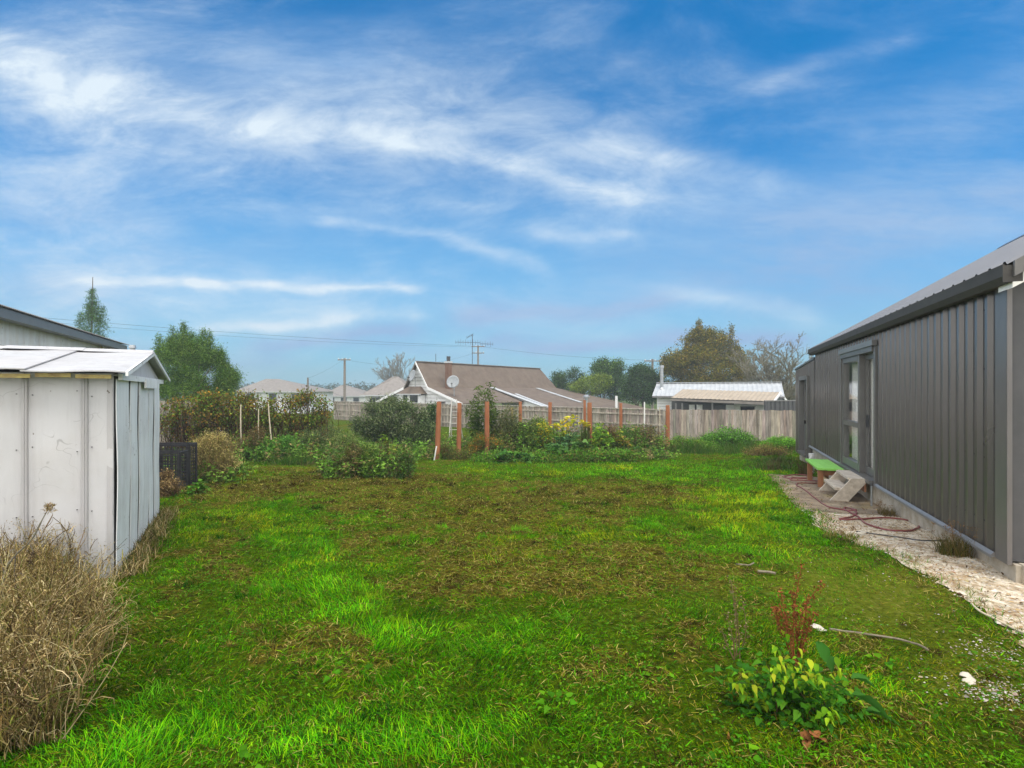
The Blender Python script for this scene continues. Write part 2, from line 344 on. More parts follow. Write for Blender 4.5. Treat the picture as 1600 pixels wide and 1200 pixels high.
# ------------------------------------------------------------------ camera, light, sky
cam = bpy.data.cameras.new('camera'); co = bpy.data.objects.new('camera', cam); COL.objects.link(co)
co.location = (0, 0, H); co.rotation_euler = (R(90), 0, 0); cam.lens = 18; cam.sensor_width = 36; cam.shift_y = .00625; cam.clip_end = 3000; cam.clip_start = .05
scene.camera = co
scene.view_settings.view_transform = 'Standard'; scene.view_settings.look = 'None'; scene.view_settings.gamma = 1; scene.view_settings.exposure = EXPO if 'EXPO' in globals() else 0.0
SUN = Vector((.12, -.34, .92)).normalized()
sl = bpy.data.lights.new('sun', 'SUN'); sl.energy = 1.6; sl.angle = R(18); sl.color = (1, .95, .87)
so = bpy.data.objects.new('sun', sl); COL.objects.link(so); so.rotation_euler = (-SUN).to_track_quat('-Z', 'Y').to_euler()
def make_world():
    w = bpy.data.worlds.new('World'); scene.world = w; w.use_nodes = True; nt = w.node_tree; L = nt.links
    bg = nt.nodes['Background']
    def mth(op, a, b=None, c=None, clamp=False):
        n = nt.nodes.new('ShaderNodeMath'); n.operation = op; n.use_clamp = clamp
        for i, v in enumerate((a, b, c)):
            if v is None: continue
            if hasattr(v, 'is_output'): L.new(v, n.inputs[i])
            else: n.inputs[i].default_value = v
        return n.outputs[0]
    sky = nt.nodes.new('ShaderNodeTexSky'); sky.sky_type = 'NISHITA'; sky.sun_disc = False
    sky.sun_elevation = math.asin(SUN.z); sky.sun_rotation = math.atan2(SUN.x, SUN.y)
    sky.air_density = 1.0; sky.dust_density = .4; sky.ozone_density = 2.5
    hs = nt.nodes.new('ShaderNodeHueSaturation'); hs.inputs['Hue'].default_value = .488; hs.inputs['Saturation'].default_value = 1.85; hs.inputs['Value'].default_value = 1.04
    L.new(sky.outputs[0], hs.inputs['Color'])
    tc = nt.nodes.new('ShaderNodeTexCoord'); sp = nt.nodes.new('ShaderNodeSeparateXYZ'); L.new(tc.outputs['Generated'], sp.inputs[0])
    x, y, z = sp.outputs
    yy = mth('MAXIMUM', y, .08); u = mth('DIVIDE', x, yy); v = mth('DIVIDE', z, yy)
    cb = nt.nodes.new('ShaderNodeCombineXYZ'); L.new(u, cb.inputs[0]); L.new(v, cb.inputs[1])
    def nz(scale, sx, sy, rot=0, detail=7, rough=.6, off=0, dist=0):
        mp = nt.nodes.new('ShaderNodeMapping'); mp.inputs['Rotation'].default_value = (0, 0, rot); mp.inputs['Scale'].default_value = (sx, sy, 1); mp.inputs['Location'].default_value = (off, off * .7, 0)
        L.new(cb.outputs[0], mp.inputs[0]); n = nt.nodes.new('ShaderNodeTexNoise'); n.inputs['Scale'].default_value = scale; n.inputs['Detail'].default_value = detail; n.inputs['Roughness'].default_value = rough; n.inputs['Distortion'].default_value = dist
        L.new(mp.outputs[0], n.inputs[0]); return n.outputs[0]
    w1 = nz(2.2, .8, 1.6, 0, 4, .55, 3); w2 = nz(7, .6, 1.6, 0, 4, .6, 9)
    vw = mth('ADD', v, mth('ADD', mth('MULTIPLY', mth('SUBTRACT', w1, .5), .13), mth('MULTIPLY', mth('SUBTRACT', w2, .5), .035)))
    def smooth(val, a, b):
        n = nt.nodes.new('ShaderNodeMapRange'); n.interpolation_type = 'SMOOTHSTEP'; L.new(val, n.inputs[0]); n.inputs[1].default_value = a; n.inputs[2].default_value = b
        return n.outputs[0]
    def seg(x0, y0, x1, y1, wd, amp):
        ax, ay, bx, by = (x0 - 800) / 800, (610 - y0) / 800, (x1 - 800) / 800, (610 - y1) / 800; wd /= 800
        dx, dy = bx - ax, by - ay; l = math.hypot(dx, dy); dx /= l; dy /= l
        du = mth('SUBTRACT', u, ax); dv = mth('SUBTRACT', vw, ay)
        al = mth('ADD', mth('MULTIPLY', du, dx), mth('MULTIPLY', dv, dy))
        ex = mth('SUBTRACT', al, mth('MINIMUM', mth('MAXIMUM', al, 0), l))
        pe = mth('SUBTRACT', mth('MULTIPLY', dv, dx), mth('MULTIPLY', du, dy))
        d2 = mth('ADD', mth('POWER', mth('DIVIDE', mth('ABSOLUTE', pe), wd), 2), mth('POWER', mth('DIVIDE', mth('ABSOLUTE', ex), wd * 2.6), 2))
        return mth('MULTIPLY', mth('EXPONENT', mth('MULTIPLY', d2, -1)), amp)
    def total(lst):
        t = None
        for q in lst: t = seg(*q) if t is None else mth('ADD', t, seg(*q))
        return t
    bright = total([(-300, 60, 60, 115, 66, .72), (60, 122, 340, 176, 46, .64), (330, 178, 660, 236, 26, .34), (600, 224, 800, 258, 22, .42), (780, 256, 970, 308, 17, .55), (500, 200, 900, 280, 80, .22), (930, 302, 1150, 296, 26, .4),
                    (640, 195, 950, 235, 70, .3), (1000, 225, 1170, 268, 26, .7), (520, 352, 830, 416, 11, .8), (150, 426, 330, 428, 10, .9), (310, 430, 640, 458, 7, 1.1), (330, 494, 640, 492, 12, .8),
                    (-50, 215, 560, 300, 100, .5), (-100, 380, 500, 470, 60, .28), (1080, 470, 1250, 500, 16, .6), (860, 372, 970, 385, 14, .6), (1200, 120, 1400, 65, 16, .4), (1000, 100, 1240, 130, 30, .25), (380, 330, 700, 345, 24, .22), (640, 322, 760, 330, 10, .3)])
    veil = total([(1260, 360, 1800, 290, 85, 1.1), (1500, 180, 1800, 100, 60, .75), (-200, 330, 100, 330, 60, .75), (-100, 440, 140, 445, 45, .7), (420, 530, 620, 522, 16, 1.3), (750, 492, 1020, 474, 18, 1.4), (780, 535, 1240, 540, 13, 1.2),
                  (1000, 430, 1250, 440, 36, .5), (250, 390, 420, 395, 22, .4), (500, 90, 780, 60, 60, .34), (100, 40, 520, 100, 60, .5), (200, 545, 420, 560, 16, .5), (560, 545, 760, 560, 12, .5), (1250, 470, 1700, 440, 50, .5), (950, 220, 1200, 330, 50, .2)])
    st = nz(2.6, .75, 1.9, R(-18), 10, .64, 1, .4); st2 = nz(7, .7, 1.7, R(-14), 10, .66, 5, .6); st3 = nz(18, .8, 1.5, R(20), 8, .66, 8, .5)
    tex = mth('ADD', mth('MULTIPLY', smooth(st, .30, .70), .62), mth('ADD', mth('MULTIPLY', smooth(st2, .30, .72), .50), mth('MULTIPLY', smooth(st3, .25, .75), .22)))
    bm_ = mth('MULTIPLY', bright, mth('MULTIPLY_ADD', tex, .55, .12))
    amb = mth('MULTIPLY', mth('MULTIPLY', smooth(st, .36, .74), mth('MULTIPLY_ADD', smooth(st2, .28, .75), .8, .2)), mth('MAXIMUM', mth('MULTIPLY_ADD', u, -.26, .40), .20))
    cl = mth('MULTIPLY', mth('ADD', bm_, amb), 1.0, clamp=True)
    vt = mth('ADD', mth('MULTIPLY', smooth(nz(4, .5, 2.2, R(6), 9, .66, 13, .3), .3, .7), .65), mth('MULTIPLY', smooth(nz(12, .4, 2.4, R(3), 9, .7, 17, .3), .3, .72), .35))
    vl = mth('MULTIPLY', veil, mth('MULTIPLY_ADD', vt, .85, .22), clamp=True)
    fill_deck = smooth(mth('MULTIPLY', y, -1), -.56, -.15)      # added fill light: unseen bright cloud deck behind the viewer
    K = 1 / SKY
    def rgb(c):
        n = nt.nodes.new('ShaderNodeRGB'); n.outputs[0].default_value = (c[0] * K, c[1] * K, c[2] * K, 1); return n.outputs[0]
    def mix(f, a, b):
        n = nt.nodes.new('ShaderNodeMix'); n.data_type = 'RGBA'
        for s_, q in ((n.inputs[0], f), (n.inputs[6], a), (n.inputs[7], b)):
            if hasattr(q, 'is_output'): L.new(q, s_)
            else: s_.default_value = q
        return n.outputs[2]
    low = mth('MULTIPLY', smooth(mth('MULTIPLY', v, -1), -.50, -.04), .85)
    tint = nt.nodes.new('ShaderNodeMix'); tint.data_type = 'RGBA'; tint.blend_type = 'MULTIPLY'; tint.inputs[0].default_value = 1; tint.inputs[7].default_value = (.30, 1.0, 1.12, 1); L.new(hs.outputs[0], tint.inputs[6])
    c = mix(low, tint.outputs[2], rgb((.20, .38, .55)))
    c = mix(vl, c, rgb((.20, .335, .54)))
    c = mix(cl, c, rgb((.52, .60, .67)))
    dn = mix(smooth(nz(1.3, 1, 1, 0, 5, .6, 20), .3, .7), rgb((1.25, 1.25, 1.25)), rgb((1.6, 1.57, 1.52)))
    c = mix(fill_deck, c, dn)
    L.new(c, bg.inputs[0]); bg.inputs[1].default_value = SKY
    w.cycles.sampling_method = 'MANUAL'; w.cycles.sample_map_resolution = 512

make_world()
scene.cycles.use_denoising = True
scene.cycles.max_bounces = 6; scene.cycles.diffuse_bounces = 3; scene.cycles.glossy_bounces = 3; scene.cycles.transmission_bounces = 4; scene.cycles.transparent_max_bounces = 6; scene.cycles.volume_bounces = 1
scene.cycles.use_adaptive_sampling = True; scene.cycles.adaptive_threshold = .02

# haze in the air
hz = MB().box((0, 120, 3.6), (520, 300, 14.2)).build('haze', M['wire'], loc=(0, 120, 3.6))
hm = bpy.data.materials.new('haze_air'); hm.use_nodes = True; nt = hm.node_tree; nt.nodes.clear()
out = nt.nodes.new('ShaderNodeOutputMaterial'); pv = nt.nodes.new('ShaderNodeVolumePrincipled'); pv.inputs['Density'].default_value = .0025
pv.inputs['Color'].default_value = (.50, .56, .63, 1); pv.inputs['Anisotropy'].default_value = .2; nt.links.new(pv.outputs[0], out.inputs['Volume'])
hz.data.materials[0] = hm; tag(hz, kind='stuff')

# ------------------------------------------------------------------ ground
def ground():
    xs = np.concatenate([np.linspace(-250, -20, 16), np.linspace(-18, -9, 24), np.arange(-8.8, 9.01, .075), np.linspace(9.4, 20, 30), np.linspace(24, 250, 16)])
    ys = np.concatenate([np.linspace(-28, 0, 12), np.arange(.8, 15, .075), np.linspace(15.2, 32, 70), np.linspace(34, 60, 20), np.linspace(66, 262, 20)])
    X, Y = np.meshgrid(xs, ys); Z = gz(X, Y); V = np.stack([X, Y, Z], -1).reshape(-1, 3)
    nx, ny = len(xs), len(ys); i = np.arange(ny - 1)[:, None] * nx + np.arange(nx - 1)[None]; i = i.ravel()
    F = np.stack([i, i + 1, i + 1 + nx, i + nx], 1)
    br = brownness(V[:, 0], V[:, 1]); ms = moss(V[:, 0], V[:, 1]); C = np.stack([br, ms, 0 * br], 1)
    m, nt, b = newmat('lawn_soil'); a = N(nt, 'ShaderNodeAttribute', attribute_name='col'); s = N(nt, 'ShaderNodeSeparateColor'); nt.links.new(a.outputs['Color'], s.inputs[0])
    fine = noise(nt, 22, 8, (1, 1, 1), .7); fine2 = noise(nt, 5, 6, (1, 1, 1), .65)
    gr = ramp(nt, fine, [(.3, (.014, .022, .003)), (.5, (.05, .085, .004)), (.72, (.12, .19, .007))])
    bw = ramp(nt, fine, [(.3, (.012, .009, .003)), (.45, (.055, .047, .008)), (.60, (.14, .125, .016)), (.75, (.15, .19, .008))])
    mo = ramp(nt, fine, [(.3, (.06, .075, .010)), (.55, (.14, .165, .014)), (.75, (.26, .24, .07))])
    f1 = N(nt, 'ShaderNodeMath', operation='MULTIPLY_ADD'); nt.links.new(fine2, f1.inputs[0]); f1.inputs[1].default_value = 1.0; nt.links.new(s.outputs[0], f1.inputs[2])
    r1 = ramp(nt, f1.outputs[0], [(.62, (0, 0, 0)), (.95, (1, 1, 1))])
    c = mixc(nt, r1, gr, bw); c = mixc(nt, s.outputs[1], c, mo); nt.links.new(c, b.inputs['Base Color']); b.inputs['Roughness'].default_value = .95; b.inputs['Specular IOR Level'].default_value = 0
    bump(nt, b, fine, 1.0, .05)
    return tag(npmesh('ground', V, [F], C, m, smooth=True), kind='structure')
ground()

def sheet(name, ts, ns_of_t, m, dz, kind='structure'):
    """ground-hugging sheet in house coordinates between the wall and the ragged lawn edge"""
    rows = []; k = 36
    for t in ts:
        e, i0 = ns_of_t(t); rows.append([HW(t, i0 + (e - i0) * j / (k - 1), 0) for j in range(k)])
    V = np.array([[tuple(p) for p in r] for r in rows]).reshape(-1, 3); V[:, 2] = gz(V[:, 0], V[:, 1]) + dz
    n = len(ts); i = (np.arange(n - 1)[:, None] * k + np.arange(k - 1)[None]).ravel(); F = np.stack([i, i + 1, i + 1 + k, i + k], 1)
    return tag(npmesh(name, V, [F], np.ones((len(V), 3)), m, smooth=True), kind=kind)
def stone_path_mat():
    m, nt, b = newmat('crushed_limestone'); f = noise(nt, 13, 8, (1, 1, 1), .7); f2 = noise(nt, 3.0, 7, (1, 1, 1), .65); f3 = noise(nt, 34, 4)
    c = ramp(nt, f, [(.30, (.14, .085, .04)), (.42, (.42, .32, .20)), (.53, (.68, .59, .45)), (.7, (.82, .77, .68))])
    d = ramp(nt, f2, [(.46, (0, 0, 0)), (.62, (.9, .9, .9))]); c = mixc(nt, d, c, ramp(nt, f3, [(.35, (.15, .09, .04)), (.65, (.48, .33, .17))]))
    nt.links.new(c, b.inputs['Base Color']); b.inputs['Roughness'].default_value = .95; bump(nt, b, f, 1.0, .03); return m
def slab_mat():
    m, nt, b = newmat('stained_concrete_slab'); f = noise(nt, 3.2, 8, (1, 1, 1), .7); f2 = noise(nt, 1.7, 6, (1, 1, 1), .65); f3 = noise(nt, 40, 4)
    c = ramp(nt, f, [(.34, (.075, .05, .028)), (.5, (.20, .14, .08)), (.66, (.46, .36, .24))])
    d = ramp(nt, f2, [(.56, (0, 0, 0)), (.68, (.7, .7, .7))]); c = mixc(nt, d, c, (.33, .25, .045, 1))
    c = mixc(nt, .3, c, ramp(nt, f3, [(.3, (.06, .04, .03)), (.7, (.5, .42, .32))]))
    nt.links.new(c, b.inputs['Base Color']); b.inputs['Roughness'].default_value = .9; bump(nt, b, f, .4, .01); return m
T_SPLIT = 3.0
def rag(t, s=1): return .17 * (float(fbm(t, 0, 2.2, 5, 3)) - .5) * 2 * s + .05 * (float(vnoise(t, 0, 9, 7)) - .5)
sheet('limestone_path', np.arange(-4.5, T_SPLIT + .01, .05), lambda t: (edge_n(t) + rag(t, 1.5), -.04 if t > -.02 else -6), stone_path_mat(), .014)
sheet('concrete_path', np.arange(T_SPLIT - .12, T_FAR, .06), lambda t: (max(edge_n(t) + rag(t), .1), -.04), slab_mat(), .020)

# ------------------------------------------------------------------ dark house on the right
def house():
    root = empty('house', HC, 'dark grey ribbed metal house with long gutter and sloping roof beside the limestone path', 'house')
    cb = M['clad']
    TM, TE = 9.29, 12.6
    DOOR = (3.92, 6.15, .20, 2.30); FD = (10.2, 11.55, -.12, 1.97)
    # ribbed wall sheets
    m = MB(); ge = MB()
    prof = [(0, 0), (.104, 0), (.130, .036), (.176, .036), (.2, 0)]
    def rib_wall(t0, t1, zb, zt):
        pts = []; t = t0
        k = math.floor(t0 / .2)
        while k * .2 < t1:
            for a, d in prof[:-1]: pts.append((k * .2 + a, d))
            k += 1
        pts = [(max(t0, min(t1, a)), d) for a, d in pts if t0 - .19 < a < t1 + .19]; pts.append((t1, pts[-1][1]))
        vs = []
        for a, d in pts: vs += [HW(a, d, zb(a)), HW(a, d, zt(a))]
        n = len(pts); m.add(vs, [(2 * i, 2 * i + 2, 2 * i + 3, 2 * i + 1) for i in range(n - 1)])
    top = lambda t: 2.585 if t < TM else 2.44 + (2.27 - 2.44) * (t - TM) / (TE - TM)
    bot = lambda t: .15 if t < 9.95 else -.28
    rib_wall(.17, DOOR[0], bot, top); rib_wall(DOOR[0], DOOR[1], lambda t: DOOR[3], top); rib_wall(DOOR[1], TM, bot, top)
    rib_wall(TM, FD[0], lambda t: .15 if t < 9.95 else -.28, top); rib_wall(FD[0], FD[1], lambda t: FD[3], top); rib_wall(FD[1], TE, bot, top)
    # gable end and back volume
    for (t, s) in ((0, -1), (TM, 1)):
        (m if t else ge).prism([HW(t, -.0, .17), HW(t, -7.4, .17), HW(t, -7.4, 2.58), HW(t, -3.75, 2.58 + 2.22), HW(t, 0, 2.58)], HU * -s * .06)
    m.prism([HW(TE, 0, -.28), HW(TE, -3, -.28), HW(TE, -3, 2.27), HW(TE, 0, 2.27)], HU * -.05)
    m.cur = 1
    for zz in (.42, 1.02, 1.86, 2.42):
        t = .159
        while t < TE - .1:
            if not (DOOR[0] - .1 < t < DOOR[1] + .1 or FD[0] - .1 < t < FD[1] + .1 or (zz > 2.3 and t > TM)): m.box(HW(t - .1, .004, zz + .006 * math.sin(t * 9)), (.013, .010, .013), (HU, HN, HZ))
            t += .2
    m.build('wall', (cb, M['wire']), root); ge.build('gable_end', M['darkmetal'], root)  # near gable end: its shade is put into the darker sheet colour
    # corner flashing: two plates
    f = MB().box(HW(.08, .036, 1.36), (.20, .006, 2.44), (HU, HN, HZ)).box(HW(-.022, .020, 1.36), (.006, .035, 2.44), (HU, HN, HZ)); f.build('corner_flashing', M['flashgloss'], root)
    MB().prism([HW(.18, .03, .15), HW(.18, .07, .135), HW(.18, .07, .16), HW(.18, .045, .19)], HU * (DOOR[0] - .2)).build('base_flashing', M['framelight'], root); MB().prism([HW(DOOR[1], .03, .15), HW(DOOR[1], .07, .135), HW(DOOR[1], .07, .16), HW(DOOR[1], .045, .19)], HU * (9.95 - DOOR[1])).build('base_flashing', M['framelight'], root)
    # plinth
    p = MB().box(HW(4.9, -.10, -.25), (9.9, .18, .80), (HU, HN, HZ)); p.box(HW(-.035, -3.75, -.2), (.1, 7.4, .72), (HU, HN, HZ)); p.box(HW(11.2, -.15, -.55), (2.6, .18, .52), (HU, HN, HZ)); p.build('plinth', M['concrete'], root, bev=.006)
    # gutter: open box profile
    gprof = [(.035, 2.69), (.035, 2.555), (.13, 2.545), (.165, 2.60), (.165, 2.70), (.150, 2.70), (.150, 2.61), (.125, 2.565), (.05, 2.57), (.05, 2.69)]
    gm = MB(); gm.prism([HW(-.26, a, b) for a, b in gprof], HU * (TM + .08 + .26)); gm.box(HW(-.262, .10, 2.62), (.008, .13, .14), (HU, HN, HZ)); gm.build('gutter', M['gutter'], root)
    MB().box(HW(TM / 2 - .1, -.015, 2.63), (TM + .2, .06, .10), (HU, HN, HZ)).build('fascia', M['frame'], root)
    # ribbed roof
    slope = .602; w = 3.78; r = MB(); pts = []; t = -.25
    while t < TM + .05:
        for a, d in ((0, 0), (.03, .03), (.06, .03), (.09, 0)): pts.append((t + a, d))
        t += .25
    for sgn, n0, n1 in ((1, .13, -w), (-1, -7.65, -w)):
        vs = []
        for a, d in pts:
            z0 = 2.70 + d; z1 = 2.66 + slope * (w + .03) + d
            vs += [HW(a, n0, z0 - .0), HW(a, n1, z1)]
        n = len(pts); r.add(vs, [(2 * i, 2 * i + 2, 2 * i + 3, 2 * i + 1) for i in range(n - 1)])
    r.build('roof', M['roofdark'], root)
    zr = 2.66 + slope * (w + .03); MB().prism([HW(-.26, -w + .16, zr - .05), HW(-.26, -w, zr + .06), HW(-.26, -w - .16, zr - .05)], HU * (TM + .3)).build('ridge_cap', M['roofdark'], root)
    # gable barge and white soffit board at the near end
    def rake(n0, n1, z0, z1, zt, t0, th): return [HW(t0, n0, z0), HW(t0, n1, z1), HW(t0, n1, z1 + zt), HW(t0, n0, z0 + zt)]
    MB().prism(rake(.10, -w, 2.59, 2.59 + slope * (w + .10), .13, -.27, 0), HU * -.025).build('barge_board', M['frame'], root)
    MB().prism(rake(.10, -w, 2.50, 2.50 + slope * (w + .10), .085, -.265, 0), HU * .235).build('soffit_board', M['whitewood'], root)
    # lean-to roof
    lt = MB(); lt.slab([HW(TM, .06, 2.50), HW(TE + .06, .06, 2.33), HW(TE + .06, -3, 2.50), HW(TM, -3, 2.68)], .05); lt.build('lean_to_roof', M['roofdark'], root)
    # french door
    t0, t1, z0, z1 = DOOR; fr = M['frame']
    d = MB(); A = (HU, HN, HZ)
    d.box(HW(t0 - .02, .005, (z0 + z1) / 2), (.10, .10, z1 - z0 + .1), A); d.box(HW(t1 + .02, .01, (z0 + z1) / 2), (.10, .13, z1 - z0 + .1), A)
    d.box(HW((t0 + t1) / 2, .012, z1 + .02), (t1 - t0 - .06, .134, .09), A); d.box(HW((t0 + t1) / 2, .03, z0 - .02), (t1 - t0 - .06, .17, .06), A)
    door = d.build('door', fr, root)
    fl = MB().box(HW((t0 + t1) / 2, .068, z1 + .105), (t1 - t0 + .16, .07, .09), A); fl.build('door_head_flashing', M['framelight'], door)
    tm = 4.86
    # far leaf, flush with the outside, with a mid rail
    q = MB(); q.box(HW(tm + .0, -.005, (z0 + z1) / 2), (.11, .12, z1 - z0 - .03), A); q.box(HW(t1 - .075, 0.0, (z0 + z1) / 2), (.09, .10, z1 - z0 - .03), A)
    for zc, hh in ((z1 - .075, .09), (z0 + .09, .13), (1.03, .09)): q.box(HW((tm + t1) / 2 - .01, 0, zc), (t1 - tm - .20, .098, hh), A)
    sash = q.build('fixed_sash', fr, door)
    m2, nt, b = newmat('window_glass'); b.inputs['Base Color'].default_value = (.02, .022, .024, 1); b.inputs['Roughness'].default_value = .03; b.inputs['IOR'].default_value = 1.5
    tr = N(nt, 'ShaderNodeBsdfTransparent'); mx = N(nt, 'ShaderNodeMixShader'); gl = N(nt, 'ShaderNodeBsdfGlossy'); gl.inputs['Roughness'].default_value = .02; fres = N(nt, 'ShaderNodeFresnel'); ge_ = N(nt, 'ShaderNodeNewGeometry'); im = N(nt, 'ShaderNodeMath', operation='MULTIPLY_ADD'); nt.links.new(ge_.outputs['Backfacing'], im.inputs[0]); im.inputs[1].default_value = 1 / 1.5 - 1.5; im.inputs[2].default_value = 1.5; nt.links.new(im.outputs[0], fres.inputs[0])
    nt.links.new(fres.outputs[0], mx.inputs[0]); nt.links.new(tr.outputs[0], mx.inputs[1]); nt.links.new(gl.outputs[0], mx.inputs[2]); nt.links.new(mx.outputs[0], nt.nodes['Material Output'].inputs[0])
    M['pane'] = m2
    MB().box(HW((tm + t1) / 2, .0, (z0 + z1) / 2), (t1 - tm - .16, .008, z1 - z0 - .12), A).build('pane', m2, sash)
    # near leaf, set back
    q = MB(); q.box(HW(t0 + .085, -.055, (z0 + z1) / 2), (.06, .05, z1 - z0 - .03), A); q.box(HW(tm - .10, -.055, (z0 + z1) / 2), (.06, .05, z1 - z0 - .03), A)
    for zc, hh in ((z1 - .07, .10), (z0 + .08, .12)): q.box(HW((t0 + tm) / 2, -.055, zc), (tm - t0 - .27, .048, hh), A)
    leaf = q.build('sliding_leaf', fr, door)
    MB().box(HW((t0 + tm) / 2, -.055, (z0 + z1) / 2), (tm - t0 - .24, .008, z1 - z0 - .12), A).build('pane', m2, leaf)
    MB().box(HW(tm - .12, -.05, 1.12), (.03, .04, .22), A).build('handle', M['wire'], leaf)
    # curtain, pleated, behind the glass
    vs = []; K = 120
    for i in range(K):
        t = t0 + .02 + (t1 - t0 - .04) * i / (K - 1); nn = -.115 + .014 * math.sin(i * .9) + .006 * math.sin(i * 2.3)
        vs += [HW(t, nn, z0 + .02), HW(t, nn * .98, z1)]
    MB().add(vs, [(2 * i, 2 * i + 2, 2 * i + 3, 2 * i + 1) for i in range(K - 1)]).build('curtain', M['curtain'], door, smooth=True)
    # far narrow door with glass top
    t0, t1, z0, z1 = FD; d = MB()
    d.box(HW(t0 - .03, .02, (z0 + z1) / 2), (.12, .13, z1 - z0 + .12), A); d.box(HW(t1 + .03, .02, (z0 + z1) / 2), (.12, .13, z1 - z0 + .12), A); d.box(HW((t0 + t1) / 2, .022, z1 + .03), (t1 - t0 - .07, .134, .11), A); d.box(HW((t0 + t1) / 2, .04, z0 - .03), (t1 - t0 - .07, .18, .06), A)
    dr = d.build('door', fr, root); dr['label'] = 'narrow far door with glazed upper half'
    q = MB(); q.box(HW((t0 + t1) / 2, -.06, z0 + .40), (t1 - t0 - .10, .04, .78), A); q.box(HW((t0 + t1) / 2, -.06, z1 - .08), (t1 - t0 - .10, .04, .13), A)
    q.box(HW(t0 + .12, -.06, 1.30), (.13, .04, 1.06), A); q.box(HW(t1 - .12, -.06, 1.30), (.13, .04, 1.06), A); lf = q.build('leaf', fr, dr)
    MB().box(HW((t0 + t1) / 2, -.06, 1.28), (t1 - t0 - .3, .008, 1.06), A).build('pane', m2, lf)
    MB().box(HW((t0 + t1) / 2, -.13, 1.2), (t1 - t0 - .1, .01, 1.5), A).build('blind', M['curtain'], dr)
    MB().tube([HW(t0 + .12, -.03, .85), HW(t0 + .12, .01, .85), HW(t0 + .22, .01, .85)], .012, 6).build('handle', M['galv'], lf)
    # inside darkness: rooms behind
    MB().box(HW(5.0, -1.6, 1.2), (2.9, .05, 2.5), A).build('inner_wall', M['whitestuc'], root)
house()

